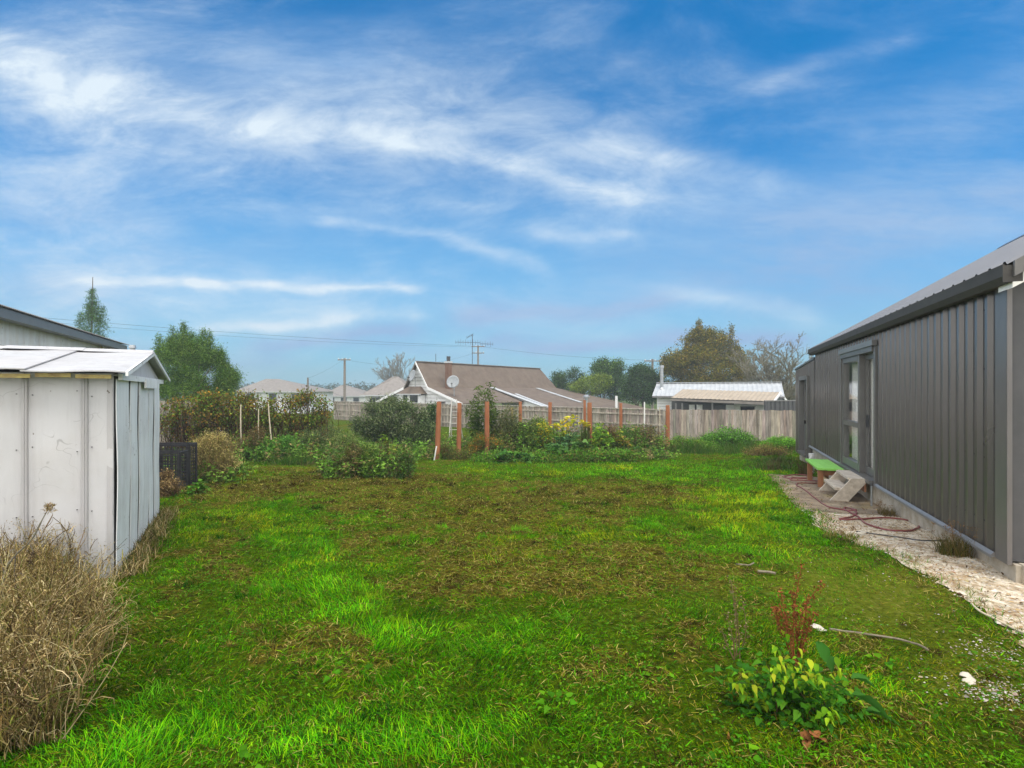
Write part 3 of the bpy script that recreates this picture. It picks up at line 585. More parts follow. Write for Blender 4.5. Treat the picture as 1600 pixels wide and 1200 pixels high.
# ------------------------------------------------------------------ white garden shed on the left
def shed():
    root = empty('garden_shed', SC, 'white sheet metal garden shed with peeling boards on its gable end', 'shed')
    L_, D_ = 3.2, 3.08; ze, zp = 1.80, 2.085
    A = (SL, SD, HZ)
    w = MB(); w.box(SW(L_ / 2, .02, ze / 2 - .03), (L_, .02, ze + .06), A)
    # panels slightly crowned/dented
    w2 = []; K = 26
    m = MB()
    for p0 in np.arange(-.19, L_, .39):
        vs = []; n = 10; mm = 12
        for i in range(n + 1):
            for j in range(mm + 1):
                a = i / n; b = j / mm; dent = .008 * (float(fbm(p0 * 3 + a * 1.5, b * 3, 2, 4, 3)) - .5) * 2
                vs.append(SW(max(p0 + .004 + a * .382, .0), -.006 - .006 * math.sin(a * math.pi) + dent * 1.6, -.05 + b * (ze + .05)))
        m.add(vs, [(i * (mm + 1) + j, (i + 1) * (mm + 1) + j, (i + 1) * (mm + 1) + j + 1, i * (mm + 1) + j + 1) for i in range(n) for j in range(mm)])
    m.build('wall_panel', M['shed'], root, smooth=True)
    w.box(SW(L_ / 2, D_ - .02, ze / 2 - .1), (L_, .02, ze + .2), A); w.box(SW(L_ - .01, D_ / 2, ze / 2 - .05), (.02, D_ - .06, ze + .1), A); MB().box(SW(.004, D_ / 2, ze / 2 - .05), (.012, D_ - .03, ze + .1), A).build('backing', M['wire'], root)
    w.build('wall', M['shed'], root)
    rb = MB()
    for p0 in np.arange(.20, L_, .39):
        rb.prism([SW(p0 - .028, 0, 0), SW(p0 - .018, -.034, 0), SW(p0 + .018, -.034, 0), SW(p0 + .028, 0, 0)], HZ * (ze - .02)); rb.prism([SW(p0 - .006, -.032, 0), SW(p0 - .003, -.045, 0), SW(p0 + .003, -.045, 0), SW(p0 + .006, -.032, 0)], HZ * (ze - .02))
    rb.cur = 1
    for p0 in np.arange(.20, L_, .39):
        for zz in (.62, 1.15, 1.62):
            for q in (-.05, .05): rb.box(SW(p0 + q, -.014, zz + rng.uniform(-.03, .03)), (.007, .012, .007), A)
    rb.build('seam_rib', (M['shedrib'], M['wire']), root)
    # end boards, one by one, with ragged lower ends and gaps
    d = -.02; k = 0
    for wd in (.70, .52, .78, .46, .62):
        z0 = float(gz(*SW(0, d + wd / 2, 0).xy)) + [-.03, .01, .04, .02, .06][k]
        n = 9; vs = []; zt = ze - .045
        bow = rng.uniform(-.006, .004)
        for i in range(n + 1):
            b = i / n; off = bow * math.sin(b * math.pi) + .004 * math.sin(b * 9 + k); z = z0 + (zt - z0) * b
            e0 = d + .042 + .006 * math.sin(b * 6 + k * 2); e1 = d + wd - .042 + .006 * math.sin(b * 5 + k)
            jag = rng.uniform(-.02, .02) if i == 0 else 0
            vs += [SW(-.020 + off, e0, z + jag), SW(-.020 + off, e1, z - jag), SW(-.013 + off, e1, z - jag), SW(-.013 + off, e0, z + jag)]
        fs = [(0, 1, 2, 3), (4 * n, 4 * n + 3, 4 * n + 2, 4 * n + 1)]
        for i in range(n):
            for q in range(4): fs.append((4 * i + q, 4 * i + (q + 1) % 4, 4 * i + 4 + (q + 1) % 4, 4 * i + 4 + q))
        MB().add(vs, fs).build('board', M['board'], root); d += wd; k += 1
    MB().box(SW(.025, .0, ze / 2 - .05), (.04, .03, ze + .04), A).build('corner_trim', M['shedrib'], root)
    # gable triangle
    MB().prism([SW(-.03, -.10, ze - .02), SW(-.03, D_ + .05, ze - .05), SW(-.03, D_ / 2, zp - .02)], SL * .03).build('gable_panel', M['shed'], root)
    MB().box(SW(-.05, D_ * .50, ze - .03), (.03, D_ + .02, .055), A).box(SW(-.068, D_ * .62, ze - .075), (.02, 1.15, .10), A).build('gable_trim', M['board'], root)
    # roof: two slightly sagging slopes with lapped sheets
    for (da, db, nm) in ((-.16, D_ / 2, 0), (D_ + .18, D_ / 2, 1)):
        r = MB(); zlo = ze + .005
        for s0 in np.arange(-.13, L_ + .1, .68):
            vs = []; n = 8
            for i in range(n + 1):
                a = i / n; s = s0 + a * .71
                z = .012 * (1 - a) + .006 * math.sin(a * math.pi * 2 + s0)
                sag = .010 * math.sin(s * 2.3)
                for j in range(5):
                    b = j / 4; vs.append(SW(s, da + (db - da) * b, zlo + (zp - zlo) * b + z + sag * (1 - b)))
                    vs.append(SW(s, da + (db - da) * b, zlo + (zp - zlo) * b + z + sag * (1 - b) - .010))
            f = []
            for i in range(n):
                for j in range(4):
                    o = (i * 5 + j) * 2; f += [(o, o + 2, o + 12, o + 10), (o + 1, o + 11, o + 13, o + 3)]
                o = i * 10; f.append((o, o + 10, o + 11, o + 1)); o = i * 10 + 8; f.append((o, o + 1, o + 11, o + 10))
            for i in (0, n):
                for j in range(4): o = (i * 5 + j) * 2; f.append((o, o + 1, o + 3, o + 2))
            r.add(vs, f)
        r.build('roof_sheet', M['shedroof'], root)
    # ridge capping in lapped lengths
    rc = MB()
    for i, s0 in enumerate(np.arange(-.12, L_, .62)):
        rc.prism([SW(s0, D_ / 2 - .13, zp - .008 + .006 * (i % 2)), SW(s0, D_ / 2, zp + .032 + .006 * (i % 2)), SW(s0, D_ / 2 + .13, zp - .008), SW(s0, D_ / 2, zp + .010)], SL * .645)
    rc.build('ridge_cap', M['shedroof'], root)
    MB().prism([SW(-.13, -.17, ze - .025), SW(-.13, D_ / 2, zp - .03), SW(-.13, D_ / 2, zp + .01), SW(-.13, -.17, ze + .015)], SL * .02).prism([SW(-.13, D_ + .17, ze - .025), SW(-.13, D_ / 2, zp - .03), SW(-.13, D_ / 2, zp + .01), SW(-.13, D_ + .17, ze + .015)], SL * .02).build('barge_trim', M['board'], root)
    # rotten strips under the eave
    ev = MB(); s = -.02
    while s < L_:
        ln = rng.uniform(.25, .5); ev.box(SW(s + ln / 2, -.13, ze - .025 + rng.uniform(-.008, .004)), (ln - .03, .012, .034), A); s += ln
    ev.build('eave_strip', M['rust'], root)
shed()

# ------------------------------------------------------------------ white barn behind the shed
def barn():
    A0 = Vector((-9.0, 9.0, 0)); U = Vector((-3.4, 7.3, 0)); Ln = U.length - .5; U.normalize(); NN = Vector((U.y, -U.x, 0)); zt = 2.93
    g0 = -.6
    root = empty('barn', (A0 + U * 2) + HZ * g(-10, 11), 'long flaking white building with corrugated roof behind the garden shed', 'barn')
    def B(a, n, z): return A0 + U * a + NN * n + HZ * z
    A = (U, NN, HZ); a0 = -2.5
    m = MB(); m.box(B((a0 + Ln) / 2, -2.05, (zt + g0) / 2), (Ln - a0, 4, zt - g0), A); m.build('wall', M['barn'], root)
    k = MB()
    for zz in (2.45, 1.95, 1.5): k.prism([B(a0, 0, zz - .015), B(a0, .03, zz), B(a0, .0, zz + .02)], U * (Ln - a0 - .02))
    k.build('weatherboard_lap', M['barn'], root)
    MB().box(B(Ln - .03, .02, (zt + g0) / 2), (.10, .04, zt - g0 - .02), A).box(B(Ln - 1.0, .012, 2.72), (.12, .02, .5), A).box(B(Ln - 1.75, .012, 2.72), (.10, .02, .5), A).build('corner_board', M['rust'], root)
    MB().box(B(Ln - .45, .02, 2.75), (.26, .02, .22), A).build('vent', M['brick'], root)
    MB().box(B((a0 + Ln) / 2, .20, zt + .03), (Ln - a0 + .1, .035, .16), A).box(B((a0 + Ln) / 2, .10, zt - .035), (Ln - a0, .16, .03), A).build('fascia', M['frame'], root)
    r = MB(); vs = []; n = int((Ln - a0 + .2) / .0254)
    for i in range(n):
        a = a0 - .05 + i * .0254; z = .013 * math.cos(i * math.pi / 1.5)
        vs += [B(a, .27, zt + .135 + z), B(a, -4.2, zt + .135 + z + .75)]
    r.add(vs, [(2 * i, 2 * i + 2, 2 * i + 3, 2 * i + 1) for i in range(n - 1)]); r.build('roof', M['framelight'], root)
    p = P(207, 543, 19); 
    f = empty('flue_pipe', (p.x, p.y, g(p.x, p.y)), 'small grey flue pipe rising beyond the white barn and garden shed', 'flue')
    MB().tube([(p.x, p.y, g(p.x, p.y)), (p.x, p.y, p.z + .0)], .09, 10).build('pipe', M['galv'], f); MB().tube([(p.x, p.y, p.z - .02), (p.x, p.y, p.z + .09)], [.13, .10], 10).build('cap', M['galv'], f)
barn()
# ------------------------------------------------------------------ grass
def free(x, y, margin=0.0):
    """True where the lawn grows (not on path, house, shed, barn)"""
    t, n = tn(x, y); e = edge_n(t) + .10 * (fbm(t, 0, 2.2, 5, 3) - .5) * 2
    onpath = (t > -5) & (t < T_FAR) & (n < e - .02 + margin); inhouse = (t > -.4) & (t < 12.9) & (n < .03)
    dx = x - SC.x; dy = y - SC.y; l = dx * SL.x + dy * SL.y; d = dx * SD.x + dy * SD.y
    inshed = (l > .0) & (d > -.05) & (d < 3.15)
    return ~(onpath | inhouse | inshed)
def lawn():
    cols_g = np.array([(.042, .19, .002), (.065, .25, .002), (.11, .33, .003), (.018, .10, .003), (.17, .32, .004), (.009, .055, .003), (.05, .22, .004)])
    cols_y = np.array([(.27, .33, .005), (.33, .33, .010), (.21, .29, .004)])
    cols_b = np.array([(.20, .165, .020), (.10, .078, .012), (.035, .024, .006), (.36, .29, .08), (.15, .17, .008)])
    parts = []; flat = []
    def sample(d0, d1, dens):
        a = (2.15 * (d0 + d1) / 2 + 2.6) * (d1 - d0); n = int(a * dens)
        y = rng.uniform(d0, d1, n); x = rng.uniform(-1, 1, n) * (1.07 * y + 1.2); ok = free(x, y); return x[ok], y[ok]
    for d0, d1, dens in ((1.6, 2.6, 9500), (2.6, 3.6, 7500), (3.6, 5, 5200), (5, 7, 3300), (7, 9.5, 2000), (9.5, 13, 1150), (13, 18, 560), (18, 25, 260)):
        x, y = sample(d0, d1, dens); br = brownness(x, y); lu = lush(x, y); ms = moss(x, y)
        keep = rng.uniform(0, 1, len(x)) < np.clip(1.05 - .62 * br - .5 * ms, .22, 1); x, y, br, lu, ms = [q[keep] for q in (x, y, br, lu, ms)]
        n = len(x); z = gz(x, y); sc = np.clip((y / 5) ** .55, .9, 2.3)
        tuft = fbm(x, y, 2.6, 71, 3); patch = fbm(x, y, 1.1, 83, 2); patch2 = fbm(x, y, 4.5, 93, 2)
        L = (.022 + .040 * np.clip((tuft - .35) * 2.2, 0, 1) + .030 * lu) * rng.uniform(.5, 1.35, n) * (1 - .45 * ms) * (1 - .35 * br) * sc ** .6
        long_ = rng.uniform(0, 1, n) < .02 * (1 + 3 * lu); L[long_] *= 1.8
        W = rng.uniform(.0028, .0058, n) * sc ** 1.15
        c = pick(cols_g, n, .28); yl = rng.uniform(0, 1, n) < np.clip((patch - .58) * 2.4 + .05 + .45 * ms, 0, .7); c[yl] = pick(cols_y, yl.sum(), .25)
        c *= (.35 + 1.35 * np.clip(patch2, .1, .9))[:, None]; c *= (1 + .55 * lu)[:, None]
        db = rng.uniform(0, 1, n) < np.clip(br * .62 + .04, 0, .7); c[db] = pick(cols_b, db.sum(), .25)
        lean = rng.uniform(.15, 1.15, n) + .5 * br + .4 * (1 - tuft)
        swirl = fbm(x, y, .8, 101, 2) * 12 + rng.normal(0, 1.1, n)
        parts.append(blades(np.stack([x, y, z - .004], 1), L, W, lean, c, .55, swirl))
        # clippings and thatch lying flat
        x, y = sample(d0, d1, dens * .55); br = brownness(x, y); keep = rng.uniform(0, 1, len(x)) < np.clip(br * 1.5 + .10, 0, 1); x, y, br = x[keep], y[keep], br[keep]; n = len(x)
        if n:
            sc = np.clip((y / 5) ** .55, .9, 2.3); c = pick(cols_b, n, .3, [.30, .22, .16, .20, .12]); gg = rng.uniform(0, 1, n) < .22; c[gg] = pick(cols_g, gg.sum(), .3) * 1.2
            hp = rng.uniform(0, .03, n) * (fbm(x, y, 4, 13, 2))
            flat.append(blades(np.stack([x, y, gz(x, y) + .006 + hp], 1), rng.uniform(.03, .085, n) * sc ** .7, rng.uniform(.003, .007, n) * sc, rng.uniform(1.1, 1.85, n), c, .35))
    # longer leaning tufts of coarser grass
    n0 = 620; y0 = rng.uniform(1.8, 10, n0); x0 = rng.uniform(-1, 1, n0) * (1.05 * y0 + .6); ok = free(x0, y0, .06) & (rng.uniform(0, 1, n0) < .25 + .75 * lush(x0, y0)) & (brownness(x0, y0) < .6); x0, y0 = x0[ok], y0[ok]; k = 46
    x = np.repeat(x0, k) + rng.normal(0, .045, len(x0) * k); y = np.repeat(y0, k) + rng.normal(0, .04, len(x0) * k); hd = np.repeat(rng.uniform(0, 6.28, len(x0)), k) + rng.normal(0, .6, len(x)); cb = np.repeat(pick(list(cols_g) + [(.20, .34, .01), (.10, .30, .01)], len(x0), .25), k, 0) * rng.uniform(.55, 1.4, (len(x), 1))
    parts.append(blades(np.stack([x, y, gz(x, y) - .005], 1), np.repeat(rng.uniform(.06, .13, len(x0)), k) * rng.uniform(.5, 1.2, len(x)), rng.uniform(.003, .006, len(x)) * np.clip(y / 5, .9, 1.6), rng.uniform(.2, .9, len(x)), cb, .7, hd, segs=3))
    # heaped dark clods of mown thatch
    n0 = 2300; y0 = rng.uniform(2.2, 13, n0); x0 = rng.uniform(-1, 1, n0) * (1.05 * y0 + .6); ok = free(x0, y0, .1) & (rng.uniform(0, 1, n0) < .08 + 1.1 * brownness(x0, y0)) & (lush(x0, y0) < .75); x0, y0 = x0[ok], y0[ok]; k = 60; rr = np.repeat(rng.uniform(.03, .13, len(x0)), k) * np.repeat(np.clip(y0 / 7, .8, 1.4), k)
    gx, gy = rng.normal(0, .55, (2, len(x0) * k)); x = np.repeat(x0, k) + gx * rr * 1.5; y = np.repeat(y0, k) + gy * rr * .8; up = np.exp(-gx ** 2 * 1.5 - gy ** 2 * 1.5) * rr * .42 * rng.uniform(.3, 1, len(x)); cb = np.repeat(pick([(.036, .022, .006), (.06, .042, .010), (.02, .014, .004), (.10, .08, .016), (.05, .06, .006)], len(x0), .3), k, 0) * rng.uniform(.4, 1.7, (len(x), 1)); st_ = rng.uniform(0, 1, len(x)) < .08; cb[st_] = pick([(.40, .32, .12), (.30, .28, .06)], st_.sum(), .2)
    flat.append(blades(np.stack([x, y, gz(x, y) + .004 + up], 1), rng.uniform(.025, .07, len(x)) * np.clip(y / 6, .9, 1.6), rng.uniform(.003, .007, len(x)) * np.clip(y / 5, .9, 2), rng.uniform(.7, 1.9, len(x)), cb, .4))
    # grass and straw spilling over the path edge
    n = 5200; t = rng.uniform(-3.2, T_FAR, n); e = edge_n(t) + .17 * (fbm(t, 0, 2.2, 5, 3) - .5) * 2; p = np.array([tuple(HW(a, b, 0)) for a, b in zip(t, e + rng.normal(-.02, .07, n) - .10 * (fbm(t * 0 + t, t * 0, 3.5, 15, 2) > .55))]); x, y = p[:, 0], p[:, 1]
    cb = pick(list(cols_g) + [(.30, .23, .07), (.24, .17, .05), (.18, .20, .02), (.36, .28, .10)], n, .3)
    parts.append(blades(np.stack([x, y, gz(x, y)], 1), rng.uniform(.03, .10, n), rng.uniform(.003, .007, n) * np.clip(y / 5, .9, 1.7), rng.uniform(.2, 1.3, n), cb, .6))
    tag(put('lawn_grass', parts, M['grass']), kind='stuff')
    tag(put('grass_clippings', flat, M['dry']), kind='stuff')
    # broad leaved weeds in the turf: clover, dandelion, plantain
    cx = []; 
    n = 3600; y = rng.uniform(1.7, 9.0, n) ** 1.0; x = rng.uniform(-1, 1, n) * (1.05 * y + .8); ok = free(x, y, .05) & (brownness(x, y) < .5) & (fbm(x, y, 1.2, 131, 3) > .50); x, y = x[ok], y[ok]
    P_, S_, C_, D_ = [], [], [], []
    for a, b in zip(x, y):
        k = rng.integers(3, 14); r = rng.uniform(.03, .14); big = rng.uniform() < .05
        for q in range(k):
            th = rng.uniform(0, 6.28); rr = r * math.sqrt(rng.uniform()); px_, py_ = a + rr * math.cos(th), b + rr * math.sin(th)
            P_.append((px_, py_, 0)); S_.append(rng.uniform(.035, .06) if big else rng.uniform(.010, .024)); D_.append((math.cos(th), math.sin(th), rng.uniform(.1, .7)))
    P_ = np.array(P_); P_[:, 2] = gz(P_[:, 0], P_[:, 1]) + rng.uniform(.012, .05, len(P_)); cc = pick([(.06, .21, .004), (.04, .14, .004), (.12, .29, .006), (.08, .23, .006)], len(P_), .25)
    tag(put('clover_leaves', bigleaves(P_, np.array(S_) * np.clip(P_[:, 1] / 4, 1, 1.3), cc, np.array(D_), .7), M['leaf'], smooth=True), kind='stuff')
lawn()

def rocks(n, pos, size, col, flat=.55):
    base = np.array([(1, 0, 0), (.4, .9, 0), (-.7, .7, 0), (-.9, -.4, 0), (.1, -1, 0), (.5, .1, .9), (-.4, .2, .8), (0, 0, -.5)]); F = [(0, 1, 5), (1, 6, 5), (1, 2, 6), (2, 3, 6), (3, 4, 6), (4, 5, 6), (4, 0, 5)]
    J = base[None] * (1 + rng.uniform(-.35, .35, (n, 8, 3))); th = rng.uniform(0, 6.28, n); c, s = np.cos(th)[:, None], np.sin(th)[:, None]
    V = np.stack([J[..., 0] * c - J[..., 1] * s, (J[..., 0] * s + J[..., 1] * c) * rng.uniform(.55, 1, (n, 1)), J[..., 2] * flat], -1) * np.broadcast_to(size, n)[:, None, None] + pos[:, None]
    Fb = (np.arange(n) * 8)[:, None, None] + np.array(F)[None]
    return V.reshape(-1, 3), [Fb.reshape(-1, 3)], np.repeat(col, 8, 0)
M['stone'] = colmat('limestone_chip', .9, 0, .2, 0)
def gravel():
    n = 9000; t = rng.uniform(-3.4, 4.6, n); e = edge_n(t); nn = np.where(t < 0, rng.uniform(-1.6, 1, n), rng.uniform(0.02, 1, n)) ; nn = np.where(nn > 0, nn * e * 1.03, nn)
    keep = rng.uniform(0, 1, n) < np.where(t > 3, .18, 1); t, nn = t[keep], nn[keep]
    pts = np.array([tuple(HW(a, b, 0)) for a, b in zip(t, nn)]); 
    k = 900; y = rng.uniform(2.2, 6, k); x = y * rng.uniform(.55, 1.05, k); ms = moss(x, y); ok = free(x, y) & (rng.uniform(0, 1, k) < ms * .55); ext = np.stack([x[ok], y[ok], 0 * x[ok]], 1)
    pa = np.array([[G(a + rng.normal() * 30, b + rng.normal() * 14)[q] for q in range(3)] for a, b in [(1570, 1085)] * 420 + [(1560, 1020)] * 220 + [(1345, 845)] * 40 + [(1500, 1060)] * 25])
    n0 = len(pts); pts = np.concatenate([pts, ext, pa]); n = len(pts); pts[:, 2] = gz(pts[:, 0], pts[:, 1]) + np.where(np.arange(n) < n0, .016, .006)
    sz = rng.uniform(.004, .012, n) * np.where(rng.uniform(0, 1, n) < .04, 2.0, 1) * np.where(np.arange(n) < n0, 1, .72)
    c = pick([(.52, .47, .38), (.42, .34, .24), (.30, .21, .12), (.60, .56, .49), (.20, .13, .08), (.36, .34, .31)], n, .2, [.28, .2, .14, .22, .10, .06]); c[n0:] *= rng.uniform(.45, .85, (n - n0, 1))
    tag(put('gravel', rocks(n, pts, sz, c), M['stone']), kind='stuff')
gravel()
def litter():
    n = 900; t = rng.uniform(-3, 9, n); e = edge_n(t); p = np.array([tuple(HW(a, b, 0)) for a, b in zip(t, rng.uniform(.02, 1, n) * np.maximum(e, .1))]); p[:, 2] = gz(p[:, 0], p[:, 1]) + .028; d = rng.normal(size=p.shape) * np.array([1, 1, .12])
    tag(put('leaf_litter', leafcards(p, rng.uniform(.015, .06, n), pick([(.28, .15, .06), (.16, .09, .04), (.40, .28, .14), (.10, .06, .03)], n, .3), d, .35, .1, 2.0), M['dry']), kind='stuff')
litter()

# ------------------------------------------------------------------ fences
def fence(name, A, B, hgt, label, rails_front, step=.10, ztop=None, cap=False):
    A = Vector(A); B = Vector(B); U = B - A; Ln = U.length; U.normalize(); NN = Vector((U.y, -U.x, 0))
    if NN.y > 0: NN = -NN
    ax = (U, NN, HZ); root = empty(name, (A.x, A.y, g(A.x, A.y)), label, 'fence')
    m = MB(); s = 0
    while s < Ln:
        w = step * rng.uniform(.85, 1.12); p = A + U * (s + w / 2); gb = g(p.x, p.y) - .05; zt = (ztop(s / Ln) if ztop else gb + hgt) + rng.uniform(-.02, .015)
        v = rng.uniform(.62, 1.18); c = np.array((.37, .32, .27)) * v * (1 + rng.uniform(-.06, .06, 3))
        m.box(p + HZ * ((gb + zt) / 2) + NN * rng.uniform(-.008, .008), (w * .93, .018, zt - gb), ax, tuple(c)); s += w
    m.build('palings', M['paling'], root)
    z = lambda q: (ztop(q) if ztop else g(*(A + U * q * Ln).xy) + hgt)
    off = .035 if rails_front else -.035
    for dz in (.22, .72, 1.22):
        a = A + HZ * (z(0) - dz) + NN * off; b = A + U * Ln + HZ * (z(1) - dz) + NN * off; r = MB()
        r.hull8([a + HZ * .04 - NN * .02, a + HZ * .04 + NN * .02, a - HZ * .04 + NN * .02, a - HZ * .04 - NN * .02], [b + HZ * .04 - NN * .02, b + HZ * .04 + NN * .02, b - HZ * .04 + NN * .02, b - HZ * .04 - NN * .02], (.40, .355, .30)); r.build('rail', M['paling'], root)
    s = .3
    while s < Ln:
        p = A + U * s + NN * (off * 2.2); gb = g(p.x, p.y) - .1; zt = z(s / Ln) - .04; MB().box(p + HZ * ((gb + zt) / 2), (.10, .075, zt - gb), ax, tuple(np.array((.40, .36, .30)) * rng.uniform(.85, 1.15))).build('post', M['paling'], root); s += 2.3
    if cap:
        a = A + HZ * (z(0) + .03); b = A + U * Ln + HZ * (z(1) + .03); MB().hull8([a + HZ * .02 - NN * .05, a + HZ * .02 + NN * .05, a - HZ * .015 + NN * .05, a - HZ * .015 - NN * .05], [b + HZ * .02 - NN * .05, b + HZ * .02 + NN * .05, b - HZ * .015 + NN * .05, b - HZ * .015 - NN * .05], (.46, .42, .37)).build('capping', M['paling'], root)
fence('paling_fence', (-15.5, 44.5, 0), (7.45, 24.75, 0), 1.5, 'long weathered paling fence with its rails and posts showing behind the red posts', True, ztop=lambda q: .69, cap=True)
fence('paling_fence', (7.5, 24.75, 0), (15.5, 23.6, 0), 1.5, 'weathered paling fence of plain boards beside the dark house and below the white roof', False, step=.13, ztop=lambda q: .73 - .02 * q)
fence('paling_fence', (-14.6, 20.5, 0), (-12.0, 21.5, 0), 1.85, 'short dark weathered fence end showing above the bramble hedge', False, ztop=lambda q: 1.22)
c0, c1 = P(1196, 640, 27.5), P(1262, 640, 29)
rt = empty('panel_fence', (c0.x, c0.y, g(c0.x, c0.y)), 'dark grey sheet metal fence rising above the palings next to the dark house', 'fence')
U = (c1 - c0); U.z = 0; Ln = U.length; U.normalize(); NN = Vector((U.y, -U.x, 0)); vs = []; k = 60
zt = P(1200, 627, 27.5).z
for i in range(k): a = Ln * i / (k - 1); d = .03 * (1 if (i // 2) % 3 else -1); vs += [c0 + U * a + NN * d + HZ * (-1.8 - c0.z), c0 + U * a + NN * d + HZ * (zt - c0.z)]
MB().add(vs, [(2 * i, 2 * i + 2, 2 * i + 3, 2 * i + 1) for i in range(k - 1)]).build('sheet', M['darkmetal'], rt)
MB().box(c0 + U * Ln / 2 + HZ * (zt - c0.z + .02), (Ln + .1, .1, .06), (U, NN, HZ)).build('capping', M['framelight'], rt); MB().box(c0 + HZ * ((zt - 1.8) / 2 - c0.z), (.1, .1, zt + 1.8), (U, NN, HZ)).build('post', M['darkmetal'], rt)

# ------------------------------------------------------------------ posts and stakes
def post(px, D, topy, rad, mat, label, name='timber_post', cat='post', group=None, lean=0, hgt=None, sides=14):
    b = GD(px, D); zt = H - (topy - 610) * D / 800 if hgt is None else b.z + hgt
    k = 7; pts = [(lean * i / k, .01 * math.sin(i), -.15 + (zt - b.z + .15) * i / k) for i in range(k + 1)]; pts = [Vector(p) + b for p in pts]
    m = MB(); m.tube(pts, [rad * (1.06 - .02 * i + .015 * math.sin(i * 2.3)) for i in range(k + 1)], sides); 
    o = m.build(name, mat, loc=b, smooth=False, bev=.006 if rad > .05 else 0)
    return tag(o, label, cat, group)
GP = 'red-brown timber posts standing around the vegetable bed'
post(683, 15.8, 627.5, .078, M['redpost'], 'red-brown round post with a pale little stake leaning at its foot', group=GP, lean=.06)
post(716.5, 16.3, 629.5, .074, M['redpost'], 'red-brown round post standing between the stake-footed post and the feathery green plant', group=GP, lean=.03)
post(761, 16.6, 627.5, .080, M['redpost'], 'darker red-brown post standing in front of the tall feathery green plant', group=GP)
post(813, 21, 627.5, .075, M['redpost'], 'distant red-brown post just behind the pale new timber stake', group=GP)
post(858, 20, 628.5, .075, M['redpost'], 'red-brown post rising directly left of the yellow-leaved plant', group=GP, lean=.04)
post(922, 17.3, 629, .082, M['redpost'], 'thickest red-brown post, with yellow leaves hanging against it', group=GP, lean=-.02)
post(970, 22, 630, .07, M['redpost'], 'dull red-brown post against the fence right of the thickest post', group=GP)
post(1043, 20.5, 633, .085, M['redpost'], 'red-brown post at the end of the bed where the two fences meet', group=GP, lean=.01)
post(913.5, 22.5, 625, .06, M['redpost'], 'thin brown post half hidden behind the thickest red post', group=GP)
post(800, 18, 637, .045, M['paletimber'], 'pale new square timber stake standing among the weeds of the bed', sides=4)
GS = 'thin canes and stakes in the garden'
post(677, 15.5, 697, .022, M['whitewood'], 'short whitish stake leaning at the foot of the first red post', 'garden_stake', 'stake', GS, lean=.10, sides=6)
post(1007, 22, 628, .03, M['whitewood'], 'tall white stake before the rails of the fence', 'garden_stake', 'stake', GS, sides=6)
post(1031, 22, 636, .016, M['bamboo'], 'thin pale cane standing near the end red post and the fence', 'garden_stake', 'stake', GS, sides=6)
post(377, 16.2, 632, .02, M['bamboo'], 'tallest straight pale cane, standing right of the tan bush', 'garden_stake', 'stake', GS, lean=-.02, sides=6)
post(404, 17.2, 639, .016, M['bamboo'], 'shorter thin cane between two taller canes before the brambles', 'garden_stake', 'stake', GS, sides=6)
post(427, 16.2, 631, .02, M['bamboo'], 'tilted pale cane leaning against the bramble hedge', 'garden_stake', 'stake', GS, lean=-.16, sides=6)

def ladder():
    b = GD(711, 24); root = empty('step_ladder', b, 'white wooden step ladder standing by the fence behind the red posts', 'ladder'); zt = P(705, 624, 24).z
    for s, e in ((-.24, -.10), (.32, .12)):
        for q in (0, 1):
            p0 = b + Vector((s, -.35 + q * .9, 0)); p1 = Vector((b.x + e - .06, b.y + .05, zt)); MB().hull8([p0 + Vector(v) for v in ((-.022, -.015, 0), (.022, -.015, 0), (.022, .015, 0), (-.022, .015, 0))], [p1 + Vector(v) for v in ((-.022, -.015, 0), (.022, -.015, 0), (.022, .015, 0), (-.022, .015, 0))]).build('rail', M['oldladder'], root)
    for i in range(1, 7):
        f = i / 7; x0, x1 = -.24 + f * .08, .32 - f * .26; y = -.35 + .4 * f; MB().box(b + Vector(((x0 + x1) / 2, y, (zt - b.z) * f)), (x1 - x0 + .02, .04, .022)).build('step', M['oldladder'], root)
ladder()

# ------------------------------------------------------------------ bench, steps, hose, pipes
def bench():
    c = Vector((6.30, 10.36, 0)); c.z = g(c.x, c.y); root = empty('garden_bench', c, 'low wooden bench with bright green top and orange-brown legs by the dark house', 'bench')
    A = (HU, HN, HZ); zt = .17
    b = MB(); 
    for q in (-.145, 0.0, .145): b.box(Vector((c.x, c.y, zt - .02)) + HN * q, (1.45, .142, .042), A)
    b.build('seat', M['greenpaint'], root, bev=.004)
    for s in (-.60, .60):
        for q in (-.15, .15):
            p = Vector((c.x, c.y, 0)) + HU * s + HN * q; z0 = g(p.x, p.y) + .01; MB().box(Vector((p.x, p.y, (z0 + zt - .042) / 2)), (.09, .085, zt - .042 - z0), A).build('leg', M['benchleg'], root, bev=.004)
        MB().box(Vector((c.x, c.y, zt - .10)) + HU * s, (.05, .215, .09), A).build('brace', M['benchleg'], root)
    MB().box(Vector((c.x, c.y, zt - .30)), (1.11, .03, .10), A).build('stretcher', M['paletimber'], root)
bench()
